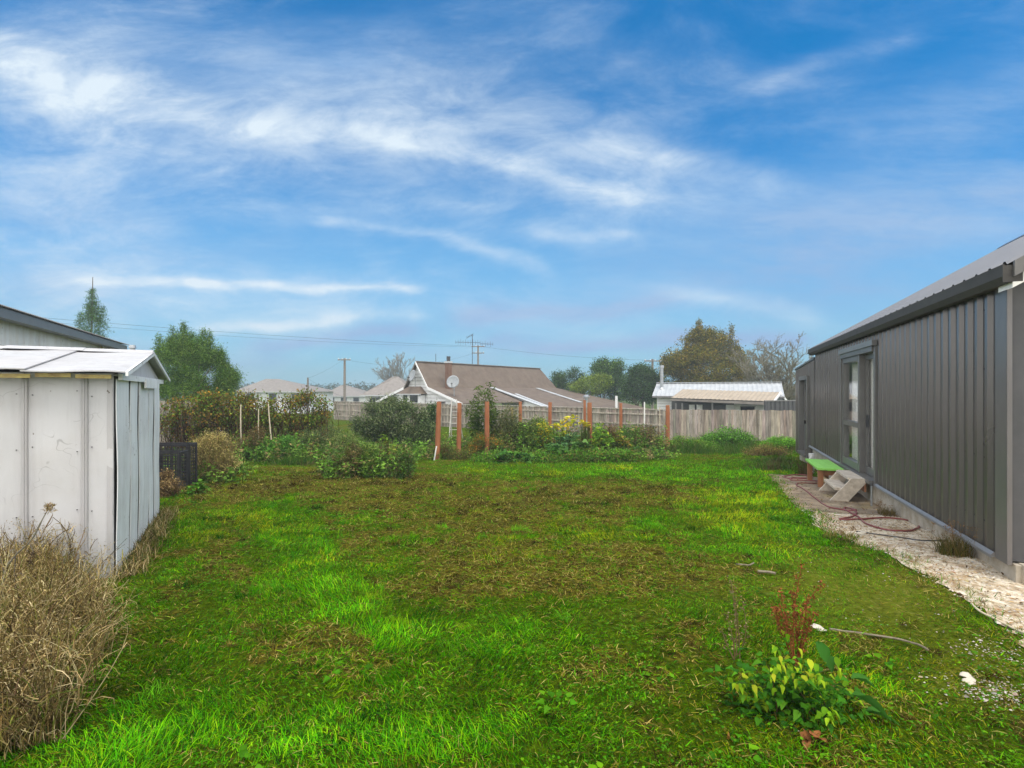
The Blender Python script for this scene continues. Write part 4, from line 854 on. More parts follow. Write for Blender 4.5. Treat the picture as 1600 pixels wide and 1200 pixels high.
def steps():
    t0, t1 = 4.18, 5.18; b = HW((t0 + t1) / 2, .3, 0); b.z = g(b.x, b.y); root = empty('door_steps', b, 'silvery wooden two-tread steps standing at the glazed door', 'steps')
    A = (HU, HN, HZ); zg = b.z
    for t in (t0, t1 - .045):
        MB().prism([HW(t, .62, zg + .01), HW(t, .36, zg + .01), HW(t, .075, .16), HW(t, .075, .20), HW(t, .30, .20)], HU * .045).build('stringer', M['stepwood'], root, bev=.003)
    MB().box(HW((t0 + t1) / 2, .215, .18), (t1 - t0 - .09, .25, .04), A).build('tread', M['stepwood'], root, bev=.003)
    MB().box(HW((t0 + t1) / 2, .415, .005), (t1 - t0 - .09, .24, .04), A).build('tread', M['stepwood'], root, bev=.003)
    MB().box(HW((t0 + t1) / 2, .10, .06), (t1 - t0 - .09, .03, .16), A).build('back_rail', M['benchleg'], root)
steps()
def spline(pts, n=8):
    pts = [Vector(p) for p in pts]; out = []
    for i in range(len(pts) - 1):
        a, b, c, d = pts[max(i - 1, 0)], pts[i], pts[i + 1], pts[min(i + 2, len(pts) - 1)]
        for k in range(n):
            t = k / n; out.append(.5 * ((2 * b) + (c - a) * t + (2 * a - 5 * b + 4 * c - d) * t * t + (3 * b - a - 3 * c + d) * t ** 3))
    out.append(pts[-1]); return out
def groundline(name, pxs, r, mat, label, cat, lift=.012, n=8, wob=0):
    pts = []
    for a, b in pxs:
        p = G(a, b); pts.append(Vector((p.x, p.y, 0)))
    pts = [Vector((p.x, p.y, g(p.x, p.y) + .015 + r + abs(math.sin(i * .21)) * lift * .4)) for i, p in enumerate(spline(pts, n))]
    return tag(MB().tube(pts, r, 8).build(name, mat, loc=pts[0], smooth=True), label, cat)
groundline('garden_hose', [(1222, 747), (1240, 744), (1262, 745), (1270, 748), (1255, 750), (1230, 749), (1226, 746), (1245, 743.5), (1268, 746), (1262, 749), (1240, 748), (1236, 752), (1262, 753), (1282, 755), (1276, 757.5), (1248, 757), (1246, 762), (1262, 771), (1278, 784), (1293, 794), (1315, 799), (1334, 801), (1338, 806), (1325, 812), (1312, 814), (1330, 815), (1360, 813), (1395, 813), (1425, 818), (1436, 826), (1425, 832), (1400, 833), (1372, 828), (1352, 821), (1344, 813), (1333, 806), (1320, 799), (1322, 796), (1338, 800)], .011, M['hose'], 'maroon garden hose looping across the concrete and limestone by the house', 'hose')
groundline('black_cable', [(1338, 833), (1370, 838), (1410, 843), (1445, 848), (1490, 849)], .006, M['wire'], 'thin black cable lying across the white limestone below the hose', 'cable')
groundline('bamboo_cane', [(1518, 948), (1533, 962), (1570, 980), (1610, 1000)], .008, M['bamboo'], 'pale bamboo cane lying on the edge of grass and limestone', 'cane')
groundline('fallen_branch', [(1296, 988), (1325, 993), (1360, 997), (1400, 1004), (1432, 1012), (1450, 1022)], .007, M['stick'], 'grey fallen branch lying in the moss behind the leafy weed', 'branch')
groundline('fallen_stick', [(1184, 897), (1198, 899), (1212, 901)], .012, M['stick'], 'short pale stick lying on the mossy grass', 'stick')
groundline('fallen_stick', [(1150, 885), (1165, 887), (1178, 883)], .007, M['stick'], 'thin dark stick lying just beyond the short pale stick', 'stick')
for (a, b, s, lb) in ((1279, 985, .055, 'pale jagged chunk of wood beside the red dock stalk'), (1345, 838, .05, 'pale stone on the edge of the grass near the hose'), (1511, 1062, .05, 'white limestone lump at the edge of the grass by the path')):
    p = G(a, b); pos = np.array([[p.x, p.y, p.z + s * .3]] * 3) + rng.normal(size=(3, 3)) * s * .35
    tag(put('wood_chunk' if 'wood' in lb else 'stone', rocks(3, pos, s * .7, np.array([(.5, .46, .38)] * 3), .6), M['stone'], loc=(p.x, p.y, p.z)), lb, 'wood' if 'wood' in lb else 'stone')
p = G(1268, 739); o = MB().tube([p + HZ * -.1, p + HZ * .47, p + HZ * .47], [.058, .058, .046], 16).tube([p + HZ * .40, p + HZ * .475], [.064, .064], 16).build('pipe_stub', M['pvc'], loc=p, smooth=False); tag(o, 'white plastic pipe stub standing up beside the green bench', 'pipe')
p = HW(3.86, .10, 0); p.z = g(p.x, p.y); o = empty('tap_pipe', p, 'thin grey capped pipe standing against the plinth by the steps', 'pipe')
MB().tube([p, p + HZ * .36], .014, 10).build('pipe', M['galv'], o); MB().tube([p + HZ * .34, p + HZ * .385], [.022, .02], 10).build('cap', M['darkmetal'], o)
def crate(c, w, h, d, yaw, label):
    root = empty('plastic_crate', c, label, 'crate', 'black plastic crates by the shed'); ux = Vector((math.cos(yaw), math.sin(yaw), 0)); uy = Vector((-ux.y, ux.x, 0)); A = (ux, uy, HZ)
    def face(nm, cc, a, wa, hb, nx, ny):
        m = MB(); t = .022
        m.box(cc + HZ * (hb / 2 - .02), (wa, t, .045), (a, a.cross(HZ), HZ)).box(cc - HZ * (hb / 2 - .02), (wa, t, .045), (a, a.cross(HZ), HZ)).box(cc + a * (wa / 2 - .02), (.045, t, hb - .09), (a, a.cross(HZ), HZ)).box(cc - a * (wa / 2 - .02), (.045, t, hb - .09), (a, a.cross(HZ), HZ))
        for i in range(1, nx): m.box(cc + a * (wa * (i / nx - .5)), (.012, .010, hb - .09), (a, a.cross(HZ), HZ))
        for i in range(1, ny): m.box(cc + HZ * (hb * (i / ny - .5)), (wa - .09, .014, .012), (a, a.cross(HZ), HZ))
        m.build(nm, M['blackplastic'], root)
    cc = c + HZ * (h / 2)
    face('floor_grid', cc + uy * d, ux, w, h, 11, 13)
    face('rim_grid', cc, ux, w, h, 7, 9)
    face('side_grid', cc + ux * (w / 2) + uy * d / 2, uy, d - .03, h, 5, 12); face('side_grid', cc - ux * (w / 2) + uy * d / 2, uy, d - .03, h, 5, 12)
p = GD(263, 10.2); crate(p + HZ * .0, .78, .84, .30, .05, 'larger black mesh crate standing on edge behind the shed end')
p = GD(258, 9.7); crate(p + HZ * .03, .52, .68, .28, .05, 'smaller black mesh crate leaning in front of the larger crate')

# ------------------------------------------------------------------ neighbouring houses
def shedhouse():
    # long low outbuilding with pale ribbed roof
    a = P(1019, 619, 33); b = P(1226, 626, 30); U = (b - a); U.z = 0; Ln = U.length; U.normalize(); NN = Vector((U.y, -U.x, 0)); A = (U, NN, HZ)
    g0 = -1.9; ze = a.z; zr = P(1042, 599, 35).z
    root = empty('outbuilding', (a.x, a.y, g0), 'low white outbuilding with pale ribbed roof behind the paling fence', 'building')
    def B(s, n, z): return Vector((a.x, a.y, 0)) + U * s + NN * n + HZ * z
    MB().box(B(Ln / 2, -2.2, (g0 + ze - .05) / 2), (Ln - .5, 3.6, ze - .05 - g0), A).build('wall', M['whitestuc'], root)
    k = MB()
    for i in range(8): k.box(B(.75, -.385, ze - .15 - i * .17), (.9, .02, .012), A)
    k.build('weatherboard_lap', M['roofgrey'], root)
    MB().prism([B(.3, -.45, ze), B(.3, -3.9, ze), B(.3, -2.2, zr - .05)], U * (Ln - .6)).build('gable', M['whitestuc'], root)
    r = MB()
    for n0, n1 in ((0, -2.2), (-4.4, -2.2)):
        vs = []; k = int(Ln / .09)
        for i in range(k + 1):
            d = .035 if i % 3 == 0 else 0; q = Ln * i / k; vs += [B(q, n0, ze + d), B(q, n1, zr + d)]
        r.add(vs, [(2 * i, 2 * i + 2, 2 * i + 3, 2 * i + 1) for i in range(k)])
    r.build('roof', M['roofwhite'], root)
    MB().box(B(Ln / 2, -2.2, zr + .04), (Ln + .05, .3, .04), A).build('ridge_cap', M['roofwhite'], root); MB().box(B(Ln / 2, .03, ze - .04), (Ln, .08, .1), A).build('gutter', M['framelight'], root)
    # tan awning roof
    q0 = P(1048, 622, 31.5); q1 = P(1207, 627.5, 29.0); q2 = P(1218, 613, 30.2); q3 = P(1066, 608.5, 33.0)
    m = MB(); k = 46; vs = []
    for i in range(k + 1):
        f = i / k; d = .03 if i % 2 else 0; vs += [q0.lerp(q1, f) + HZ * d, q3.lerp(q2, f) + HZ * d]
    m.add(vs, [(2 * i, 2 * i + 2, 2 * i + 3, 2 * i + 1) for i in range(k)]).build('awning_roof', M['rooftan'], root)
    e = q1 + (q2 - q1) * 2; e.z = q1.z
    MB().prism([q1 + HZ * -.02, q2 + HZ * -.02, e + HZ * -.02], U * -.05).build('awning_gable', M['darkmetal'], root)
    for s, w in ((q1, q2), (q2, e)): MB().hull8([s + HZ * .03 + U * .03, s - HZ * .12 + U * .03, s - HZ * .12 + U * .08, s + HZ * .03 + U * .08], [w + HZ * .03 + U * .03, w - HZ * .12 + U * .03, w - HZ * .12 + U * .08, w + HZ * .03 + U * .08]).build('barge_board', M['whitestuc'], root)
    MB().hull8([q0 - HZ * .04, q0 - HZ * .16, q0 - HZ * .16 + NN * .05, q0 - HZ * .04 + NN * .05], [q1 - HZ * .04, q1 - HZ * .2, q1 - HZ * .2 + NN * .05, q1 - HZ * .04 + NN * .05]).build('fascia', M['roofgrey'], root)
    w0 = P(1050, 626, 32.5); w1 = P(1147, 631, 30.9); w2 = P(1207, 634, 30.1)
    MB().hull8([Vector((w0.x, w0.y, g0)), Vector((w1.x, w1.y, g0)), Vector((w1.x, w1.y, w1.z + .12)), Vector((w0.x, w0.y, w0.z + .1))], [Vector((w0.x, w0.y + .1, g0)), Vector((w1.x, w1.y + .1, g0)), Vector((w1.x, w1.y + .1, w1.z + .12)), Vector((w0.x, w0.y + .1, w0.z + .1))]).build('porch_wall', M['darkmetal'], root)
    MB().hull8([Vector((w1.x, w1.y, g0)), Vector((w2.x, w2.y, g0)), Vector((w2.x, w2.y, w2.z)), Vector((w1.x, w1.y, w1.z))], [Vector((w1.x, w1.y + .1, g0)), Vector((w2.x, w2.y + .1, g0)), Vector((w2.x, w2.y + .1, w2.z)), Vector((w1.x, w1.y + .1, w1.z))]).build('porch_wall', M['whitestuc'], root)
    for px, dd in ((1056, 31.5), (1066, 31.3), (1113, 30.6)): p = P(px, 640, dd); MB().box((p.x, p.y, (g0 + p.z + .4) / 2), (.08, .08, p.z + .4 - g0)).build('porch_post', M['framelight'], root)
    for px, ww, dd in ((1081, .34, 31.8), (1093, .34, 31.6), (1141, .5, 30.85)): p = P(px, 633, dd); MB().box((p.x, p.y, p.z - .6), (ww, .05, 1.25)).build('window_panel', M['whitestuc'], root)
    p = P(1168, 641, 30.5); MB().box((p.x, p.y, p.z), (.8, .08, .4)).build('window', M['glassdark'], root); MB().box((p.x, p.y - .03, p.z + .21), (.9, .05, .05)).build('window_head', M['framelight'], root)
    f0 = P(1034, 607, 34.0); MB().tube([f0 - HZ * .4, P(1034, 575, 34)], .105, 12).tube([P(1034, 575, 34), P(1034, 571, 34)], [.15, .14], 12).tube([f0 - HZ * .06, f0 + HZ * .06], [.22, .14], 12).build('flue', M['galv'], root, smooth=False)
shedhouse()

def cottage():
    g0 = -2.1; P1 = Vector((-7.77, 42.0, 0)); r = Vector((.623, .782, 0)); r.normalize(); w = Vector((.782, -.623, 0)).normalized(); A = (r, w, HZ); zr = 4.01; Ln = 17.3
    def B(s, q, z): return P1 + r * s + w * q + HZ * z
    root = empty('cottage', (P1.x, P1.y, g0), 'white cottage with big brown roof, steep gable and brick chimney behind the fence', 'house')
    zb = 1.907; m = MB()
    m.prism([B(.15, -5.2, g0), B(.15, 5.1, g0), B(.15, 5.1, .62), B(.15, 1.42, zb - .08), B(.15, 0, zr - .1), B(.15, -1.42, zb - .08), B(.15, -5.2, .62)], r * .25); m.build('gable_wall', M['whitestuc'], root)
    k = MB()
    for i in range(12):
        z = .2 + i * .28; q = 5.0 if z < .6 else (1.42 + (zb - z) / (zb - .62) * 3.6 if z < zb - .1 else max(0, 1.42 * (zr - z - .1) / (zr - zb))); 
        if q > .1: k.box(B(.14, 0, z), (.025, 2 * q - .1, .02), A)
    k.build('weatherboard_lap', M['roofgrey'], root)
    MB().box(B(Ln / 2 + .2, 5.0, (g0 - .1) / 2 + .1), (Ln - .4, .2, -g0 + .2), A).build('side_wall', M['whitestuc'], root)
    # steep slopes
    R_ = MB(); R_.slab([B(-.2, 0, zr), B(Ln, 0, zr), B(Ln + 1.1, 1.466, zb), B(-.2, 1.466, zb)], .07); R_.slab([B(-.2, 0, zr), B(Ln, 0, zr), B(Ln, -1.466, zb), B(-.2, -1.466, zb)], .07); R_.build('roof', M['roofbrown'], root)
    L1 = MB(); L1.slab([B(-.2, 1.47, zb - .01), B(7.5, 1.47, zb - .01), B(7.5, 5.3, .68), B(-.2, 5.3, .68)], .07); L1.slab([B(-.2, -1.47, zb - .01), B(Ln, -1.47, zb - .01), B(Ln, -5.3, .68), B(-.2, -5.3, .68)], .07); L1.build('lean_to_roof', M['roofbrown'], root)
    L2 = MB(); L2.slab([B(7.5, 1.47, zb - .004), B(12.5, 1.47, zb - .004), B(12.5, 9.2, .12), B(7.5, 8.1, .05)], .08); L2.slab([B(12.5, 1.47, zb - .004), B(Ln + 1.1, 1.47, zb - .004), B(Ln + .3, 12.4, -.05), B(12.5, 9.2, .12)], .08); L2.build('wing_roof', M['roofbrown'], root)
    MB().prism([B(7.5, 8.1, .0), B(7.5, 1.5, zb - .1), B(7.5, 5.2, g0), B(7.5, 8.0, g0)], r * .1).build('wing_wall', M['whitestuc'], root)
    def strip(a, b, wd, nm='flashing'): MB().hull8([a + r * -wd + HZ * .03, a + r * wd + HZ * .03, a + r * wd + HZ * .075, a + r * -wd + HZ * .075], [b + r * -wd + HZ * .03, b + r * wd + HZ * .03, b + r * wd + HZ * .075, b + r * -wd + HZ * .075]).build(nm, M['flash'], root)
    strip(B(7.5, 1.6, zb - .03), B(7.5, 8.0, .08), .30); strip(B(8.0, 4.0, 1.3), B(8.1, 8.1, .03), .18); strip(B(14.2, 1.9, zb - .08), B(13.2, 7.6, .5), .25)
    # barge boards
    for q0, z0, q1, z1 in ((0, zr, 1.466, zb), (0, zr, -1.466, zb), (1.466, zb, 5.3, .68), (-1.466, zb, -5.3, .68)):
        MB().hull8([B(-.22, q0, z0 - .18), B(-.18, q0, z0 - .18), B(-.18, q0, z0 + .02), B(-.22, q0, z0 + .02)], [B(-.22, q1, z1 - .18), B(-.18, q1, z1 - .18), B(-.18, q1, z1 + .02), B(-.22, q1, z1 + .02)]).build('barge_board', M['whitestuc'] if q0 or q1 > 0 else M['roofgrey'], root)
    rc = MB().box(B(Ln / 2, 0, zr + .03), (Ln + .2, .25, .06), A); rc.build('ridge_cap', M['roofgrey'], root)
    # bay window with little hipped roof
    for (qc, wd, zc, hh) in ((.10, .95, .98, .62), (-.95, .5, .98, .62)):
        f = MB().box(B(-.42, qc, zc), (.06, wd + .16, hh + .16), A).build('window', M['whitestuc'], root); MB().box(B(-.455, qc, zc), (.03, wd, hh), A).build('pane', M['glassdark'], f)
    MB().box(B(-.15, -.4, g0 / 2 + .6), (.5, 2.5, 1.3 - g0), A).build('bay', M['whitestuc'], root)
    b0 = [B(-.62, -1.85, 1.36), B(-.62, 1.05, 1.36), B(.2, 1.05, 1.36), B(.2, -1.85, 1.36)]; t0 = [B(-.0, -1.1, 1.98), B(-.0, .3, 1.98), B(.2, .3, 1.98), B(.2, -1.1, 1.98)]; MB().hull8(b0, t0).build('bay_roof', M['roofbrown'], root)
    MB().box(B(-.60, -.4, 1.33), (.06, 2.96, .09), A).build('bay_gutter', M['flash'], root)
    for qc, zc, wd, hh in ((-3.4, .55, .7, .9), (2.75, .45, .65, .55)):
        f = MB().box(B(.12, qc, zc), (.06, wd + .14, hh + .14), A).build('window', M['roofgrey'], root); MB().box(B(.085, qc, zc), (.03, wd, hh), A).build('pane', M['glassdark'], f)
    c = B(1.84, 1.75, 0); MB().box(c + HZ * 2.72, (.40, .40, 2.45), A).build('chimney', M['brick'], root); MB().box(c + HZ * 3.98, (.48, .48, .14), A).build('chimney_cap', M['flash'], root); MB().tube([c + HZ * 4.03, c + HZ * 4.46], [.15, .17], 10).build('chimney_pot', M['darkmetal'], root); MB().box(c + HZ * 1.6, (.7, .7, .12), A).build('chimney_base', M['brick'], root)
    p = P(916, 622, 45); MB().tube([p - HZ * 1.0, p + HZ * .05], .16, 10).tube([p + HZ * .05, p + HZ * .16, p + HZ * .3], [.30, .30, .08], 10).build('roof_vent', M['galv'], root)
    p = P(839, 626, 47); MB().tube([p - HZ * .5, p], .1, 8).tube([p, p + HZ * .2], [.32, .26], 8).build('roof_vent', M['darkmetal'], root)
    p = P(963, 628, 47); MB().tube([p - HZ * .6, p + HZ * .55], .12, 10).build('vent_pipe', M['pvc'], root)
    p = P(681, 563, 43.5); MB().tube([p - HZ * .4, p + HZ * .55], .025, 6).build('vent_pipe', M['darkmetal'], root)
    # satellite dishes
    def dish(c, rad, nrm, foot, label):
        d = empty('satellite_dish', foot, label, 'satellite dish', 'satellite dishes on the cottage'); nrm = Vector(nrm).normalized(); s = nrm.cross(HZ).normalized(); u = s.cross(nrm)
        m = MB(); n = 24; rings = 5; vs = []
        for i in range(rings + 1):
            rr = rad * i / rings; z = .22 * rad * (i / rings) ** 2
            for j in range(n): a = 6.2832 * j / n; vs.append(c + nrm * z + s * rr * math.cos(a) + u * rr * 1.05 * math.sin(a))
        b2 = len(vs); vs += [v - nrm * .03 for v in vs]; f = []
        for q in (0, b2):
            for i in range(rings):
                for j in range(n): f.append((q + i * n + j, q + i * n + (j + 1) % n, q + (i + 1) * n + (j + 1) % n, q + (i + 1) * n + j))
        for j in range(n): f.append((rings * n + j, rings * n + (j + 1) % n, b2 + rings * n + (j + 1) % n, b2 + rings * n + j))
        m.add(vs, f).build('reflector', M['dishgrey'], d, smooth=True)
        tip = c + nrm * rad * .85 - u * rad * .55; MB().tube([c - u * rad * .95 + nrm * .1, tip], .03, 6).build('feed_arm', M['galv'], d); MB().tube([tip, tip - nrm * .16 + u * .05], .06, 8).build('receiver', M['darkmetal'], d)
        MB().tube([foot, Vector((foot.x, foot.y, c.z - .1)) , c - nrm * .05], .035, 8).build('mast', M['galv'], d)
    c = P(708, 597, 40.0); dish(c, .50, (-.15, -.95, .35), Vector((c.x + .05, c.y + .3, .9)), 'round grey satellite dish on a mast in front of the brown roof and chimney')
    c = P(645, 587.5, 41.6); dish(c, .48, (-.80, -.60, .35), Vector((c.x + .1, c.y + .5, 1.2)), 'pale satellite dish turned aside at the peak of the white gable')
    # television aerial
    b = B(6.6, 0, zr + .05); d = empty('television_aerial', b, 'tall television aerial with two long booms on the brown roof ridge', 'aerial'); top = b + HZ * 2.75
    MB().tube([b, top], .03, 6).build('mast', M['wire'], d)
    for z, x0, x1, nm in ((2.0, -1.55, .75, 11), (1.9, .75, 1.95, 6)):
        m = MB(); yv = Vector((0.96, .28, 0)); m.tube([b + HZ * z + yv * x0, b + HZ * z + yv * x1], .022, 6)
        for i in range(nm): q = b + HZ * z + yv * (x0 + (x1 - x0) * i / (nm - 1)); e = .16 + .14 * ((i * 7) % 5) / 4; m.tube([q - HZ * e + Vector((.05, -.2, 0)) * e, q + HZ * e + Vector((-.05, .2, 0)) * e], .012, 5)
        m.build('boom', M['wire'], d)
    m = MB(); m.tube([top - HZ * .1 + Vector((-.55, 0, -.25)), top + Vector((.1, 0, .05))], .018, 5)
    for i in range(5): q = top + Vector((-.5 + i * .14, 0, -.28 + i * .065)); m.tube([q + Vector((-.05, 0, .1)), q - Vector((-.05, 0, .1))], .012, 5)
    m.build('antenna_head', M['wire'], d)
cottage()

def hiphouse(D, cx, wl, we, ridge0, ridge1, eave, label, wallm, roofm, depth=8, g0=-2.1, windows=3):
    l = P(wl, eave, D); rr = P(we, eave, D); a = P(ridge0, 0, D + depth * .45); b = P(ridge1, 0, D + depth * .5); zr = P(0, cx, D + depth * .4).z
    root = empty('house', ((l.x + rr.x) / 2, D, g0), label, 'house', 'houses fading into the mist')
    y1 = D + depth; R0 = [Vector((l.x, D, l.z)), Vector((rr.x, D, l.z)), Vector((rr.x + .5, y1, l.z)), Vector((l.x - .5, y1, l.z))]; A_ = Vector((a.x, a.y, zr)); B_ = Vector((b.x, b.y, zr))
    m = MB().add(R0 + [A_, B_], [(0, 1, 5, 4), (1, 2, 5), (2, 3, 4, 5), (3, 0, 4), (3, 2, 1, 0)]); m.build('roof', roofm, root)
    MB().box(((l.x + rr.x) / 2, D + depth / 2, (g0 + l.z) / 2), (rr.x - l.x - 1.0, depth - 1, l.z - g0 - .02)).build('wall', wallm, root)
    MB().box(((l.x + rr.x) / 2, D - .05, l.z - .06), (rr.x - l.x, .12, .14)).build('gutter', M['flash'], root)
    for i in range(windows):
        x = l.x + .9 + (rr.x - l.x - 1.8) * (i + .5) / windows; f = MB().box((x, D + .47, l.z - .85), (1.3, .06, 1.2)).build('window', M['flash'], root); MB().box((x, D + .43, l.z - .85), (1.1, .04, 1.0)).build('pane', M['glassdark'], f)
hiphouse(62, 588, 562, 646, 614, 622, 617.5, 'pale house with grey hipped roof and white windows beside the cottage gable', M['whitestuc'], M['roofgrey'], 9)
hiphouse(105, 602, 500, 572, 532, 542, 619, 'faint hipped roof house in the mist behind the utility pole', M['whitestuc'], M['roofgrey'], 12)
hiphouse(82, 592, 362, 486, 415, 436, 612, 'misty house with wide hipped roof above the bramble hedge', M['whitestuc'], M['roofgrey'], 12)
def pole(px, D, topy, label, arms, w=.14, g0=-2.2):
    p = P(px, topy, D); root = empty('utility_pole', (p.x, D, g0), label, 'utility pole', 'utility poles'); MB().tube([(p.x, D, g0), (p.x, D, p.z)], [w * 1.2, w * .85], 10).build('mast', M['polewood'], root)
    for dz, ln in arms:
        a = MB().box((p.x, D - .15, p.z - dz), (ln, .12, .13)).build('crossarm', M['polewood'], root)
        m = MB()
        for q in np.linspace(-.46, .46, 4): m.tube([(p.x + q * ln, D - .15, p.z - dz + .06), (p.x + q * ln, D - .15, p.z - dz + .22)], [.04, .05], 6)
        m.build('insulators', M['pvc'], a)
pole(538.5, 62, 560, 'bare utility pole with one crossarm rising above the misty roofs', [(.18, 1.5)], .15)
pole(747, 75, 540, 'utility pole with two crossarms behind the cottage ridge', [(.15, 1.9), (1.1, 1.8)], .15)
pole(1019.5, 62, 561, 'dark utility pole between the dark green trees and the brown tree', [(.25, 2.0)], .15)
pole(481, 55, 590, 'short distant service pole above the end of the bramble hedge', [], .11)
def wire(pts, label, sag=.3, r=.014):
    out = []
    for a, b in zip(pts[:-1], pts[1:]):
        A, B = P(*a), P(*b); n = 14
        for i in range(n): t = i / n; q = A.lerp(B, t); q.z -= sag * 4 * t * (1 - t); out.append(q)
    out.append(P(*pts[-1])); tag(MB().tube(out, r * .7, 4).build('power_line', M['wire'], loc=out[0]), label, 'cable', 'overhead power lines')
wire([(60, 496, 48), (745, 541, 75)], 'upper power line running from behind the barn roof to the two-armed pole', .3, .018)
wire([(60, 502, 48), (741, 542, 75)], 'lower of the two long power lines passing above the dark conifer', .45, .015)
wire([(750, 541, 75), (1017, 563, 62)], 'power line from the two-armed pole to the pole by the brown tree', .35, .016)
wire([(540, 562, 62), (742, 551, 75)], 'sagging line between the single-armed pole and the two-armed pole', 1.2, .014)
wire([(536, 562, 62), (481, 591, 55)], 'service line dropping from the single-armed pole to the short pole', .2, .012)
wire([(481, 591, 55), (560, 628, 45)], 'service line dropping from the short pole behind the fence', .25, .012)
# ------------------------------------------------------------------ trees, shrubs, weeds
def blob_points(D, blobs, n, shell=.5, gap=.45, dk=.8, seed=1):
    W = []; B = []
    for (px, py, rx, ry) in blobs:
        c = P(px, py, D); a, b = rx * D / 800, ry * D / 800; B.append((np.array(c), np.array((a, a * dk, b)))); W.append((a * b) ** .68)
    W = np.array(W); W /= W.sum(); i = rng.choice(len(B), n * 3, p=W); d = unit(rng.normal(size=(n * 3, 3))); r = shell + (1 - shell) * rng.uniform(0, 1, n * 3) ** .6
    C = np.array([q[0] for q in B])[i]; S = np.array([q[1] for q in B])[i]; p = C + d * S * r[:, None]; sc = 2.2 / max(S.mean(), .05)
    f = fbm(p[:, 0] + p[:, 1] * .6, p[:, 2] + p[:, 1] * .4, sc, seed, 3); p = p[f > np.quantile(f, gap)][:n]; return p
LEAFK = 2.1
def crown(parent, name, D, blobs, n, leaf, cols, shell=.5, gap=.4, per=9, clump=None, aspect=.5, mat=None, up=.5, seed=1, dk=.8, wts=None, var=.45):
    c = blob_points(D, blobs, n, shell, gap, dk, seed); n = len(c); cl = clump or leaf * 2.2
    cc = pick(cols, n, var, wts) * LEAFK; p = np.repeat(c, per, 0) + rng.normal(size=(n * per, 3)) * cl * np.array([1, 1, .8]); col = np.repeat(cc, per, 0) * rng.uniform(.6, 1.45, (n * per, 1))
    return put(name, leafcards(p, leaf * rng.uniform(.6, 1.4, n * per), col, None, aspect, .12, up), mat or M['leaf'], parent)
def limbs(parent, name, base, tips, r0, mat, k=6, bend=.12, sub=0, fork=.35):
    base = np.array(base); m = []
    top = np.mean(np.array(tips), 0); stem_top = base + (top - base) * fork
    m.append(stems(curved(base[None], stem_top[None], k, bend * .4), np.linspace(r0, r0 * .7, k)[None], np.array((.2, .15, .1)), 8))
    tips = np.array(tips); n = len(tips); b = np.repeat(stem_top[None], n, 0) + (base - stem_top) * rng.uniform(0, .25, (n, 1)); cv = curved(b, tips, k, bend)
    m.append(stems(cv, np.linspace(r0 * .55, r0 * .10, k)[None], np.array((.2, .15, .1)), 6))
    for s in range(sub):
        j = rng.integers(1, k - 1, n); st = cv[np.arange(n), j]; tp = st + (tips - st) * .7 + rng.normal(size=(n, 3)) * np.linalg.norm(tips - b, axis=1)[:, None] * .10
        m.append(stems(curved(st, tp, k, bend), np.linspace(r0 * .25, r0 * .06, k)[None], np.array((.2, .15, .1)), 5))
    return put(name, m, mat, parent)
def tree(name, label, D, bpx, blobs, n, leaf, cols, r0, cat='tree', group=None, **kw):
    b = GD(bpx, D); root = empty(name, b, label, cat, group); big_ = sorted(blobs, key=lambda q: -q[2] * q[3])[:max(4, len(blobs) * 6 // 10)]; tips = [tuple(P(q[0], q[1] + q[3] * .1, D) + Vector((0, rng.uniform(-.4, .4), 0))) for q in big_]
    limbs(root, 'trunk', tuple(b - HZ * .1), tips, r0, M['bark'], sub=2); crown(root, 'crown', D, blobs, n, leaf, cols, **kw); return root
GRN = [(.035, .075, .012), (.05, .10, .018), (.025, .055, .012), (.07, .12, .02)]
DKG = [(.022, .045, .012), (.03, .06, .015), (.018, .036, .012), (.045, .075, .02)]
OLV = [(.085, .075, .009), (.12, .095, .011), (.06, .065, .009), (.15, .105, .014), (.045, .052, .009)]
TG = 'trees beyond the fences'
cf = tree('conifer', 'bushy green conifer with several pointed leaders behind the bramble hedge', 24, 306, [(303, 580, 52, 34), (330, 585, 40, 28), (280, 570, 34, 32), (318, 555, 30, 26), (292, 545, 26, 30), (262, 548, 14, 24), (258, 600, 22, 24), (352, 592, 22, 18), (340, 560, 12, 12), (275, 555, 18, 18), (300, 612, 60, 20), (345, 608, 26, 16), (362, 590, 10, 9), (352, 575, 9, 8)], 6200, .085, GRN + [(.05, .10, .012), (.085, .13, .02)], .16, shell=.30, gap=.18, per=14, clump=.12, aspect=.24, seed=3, up=.2)
def cone_points(D, px, topy, basey, hw, n, power=.85):
    t = rng.uniform(0, 1, n) ** .75; th = rng.uniform(0, 6.28, n); wh = .72 + .28 * np.sin(t * (basey - topy) / 6.0 * 6.28) ; r = hw * (t ** power) * wh * np.sqrt(rng.uniform(.12, 1, n)) + .4
    c = P(px, topy, D); x = c.x + r * np.cos(th) * D / 800; y = c.y + r * np.sin(th) * D / 800; z = c.z - t * (basey - topy) * D / 800 - r * .22 * D / 800
    return np.stack([x, y, z], 1)
def cones(root, D, lst, leaf, cols, per=7, aspect=.3):
    p = np.concatenate([cone_points(D, *q) for q in lst]); n = len(p); cc = np.repeat(pick(cols, n, .4) * LEAFK, per, 0) * rng.uniform(.6, 1.4, (n * per, 1)); p = np.repeat(p, per, 0) + rng.normal(size=(n * per, 3)) * leaf * .8
    put('leader_foliage', leafcards(p, leaf * rng.uniform(.6, 1.3, n * per), cc, None, aspect), M['leaf'], root)
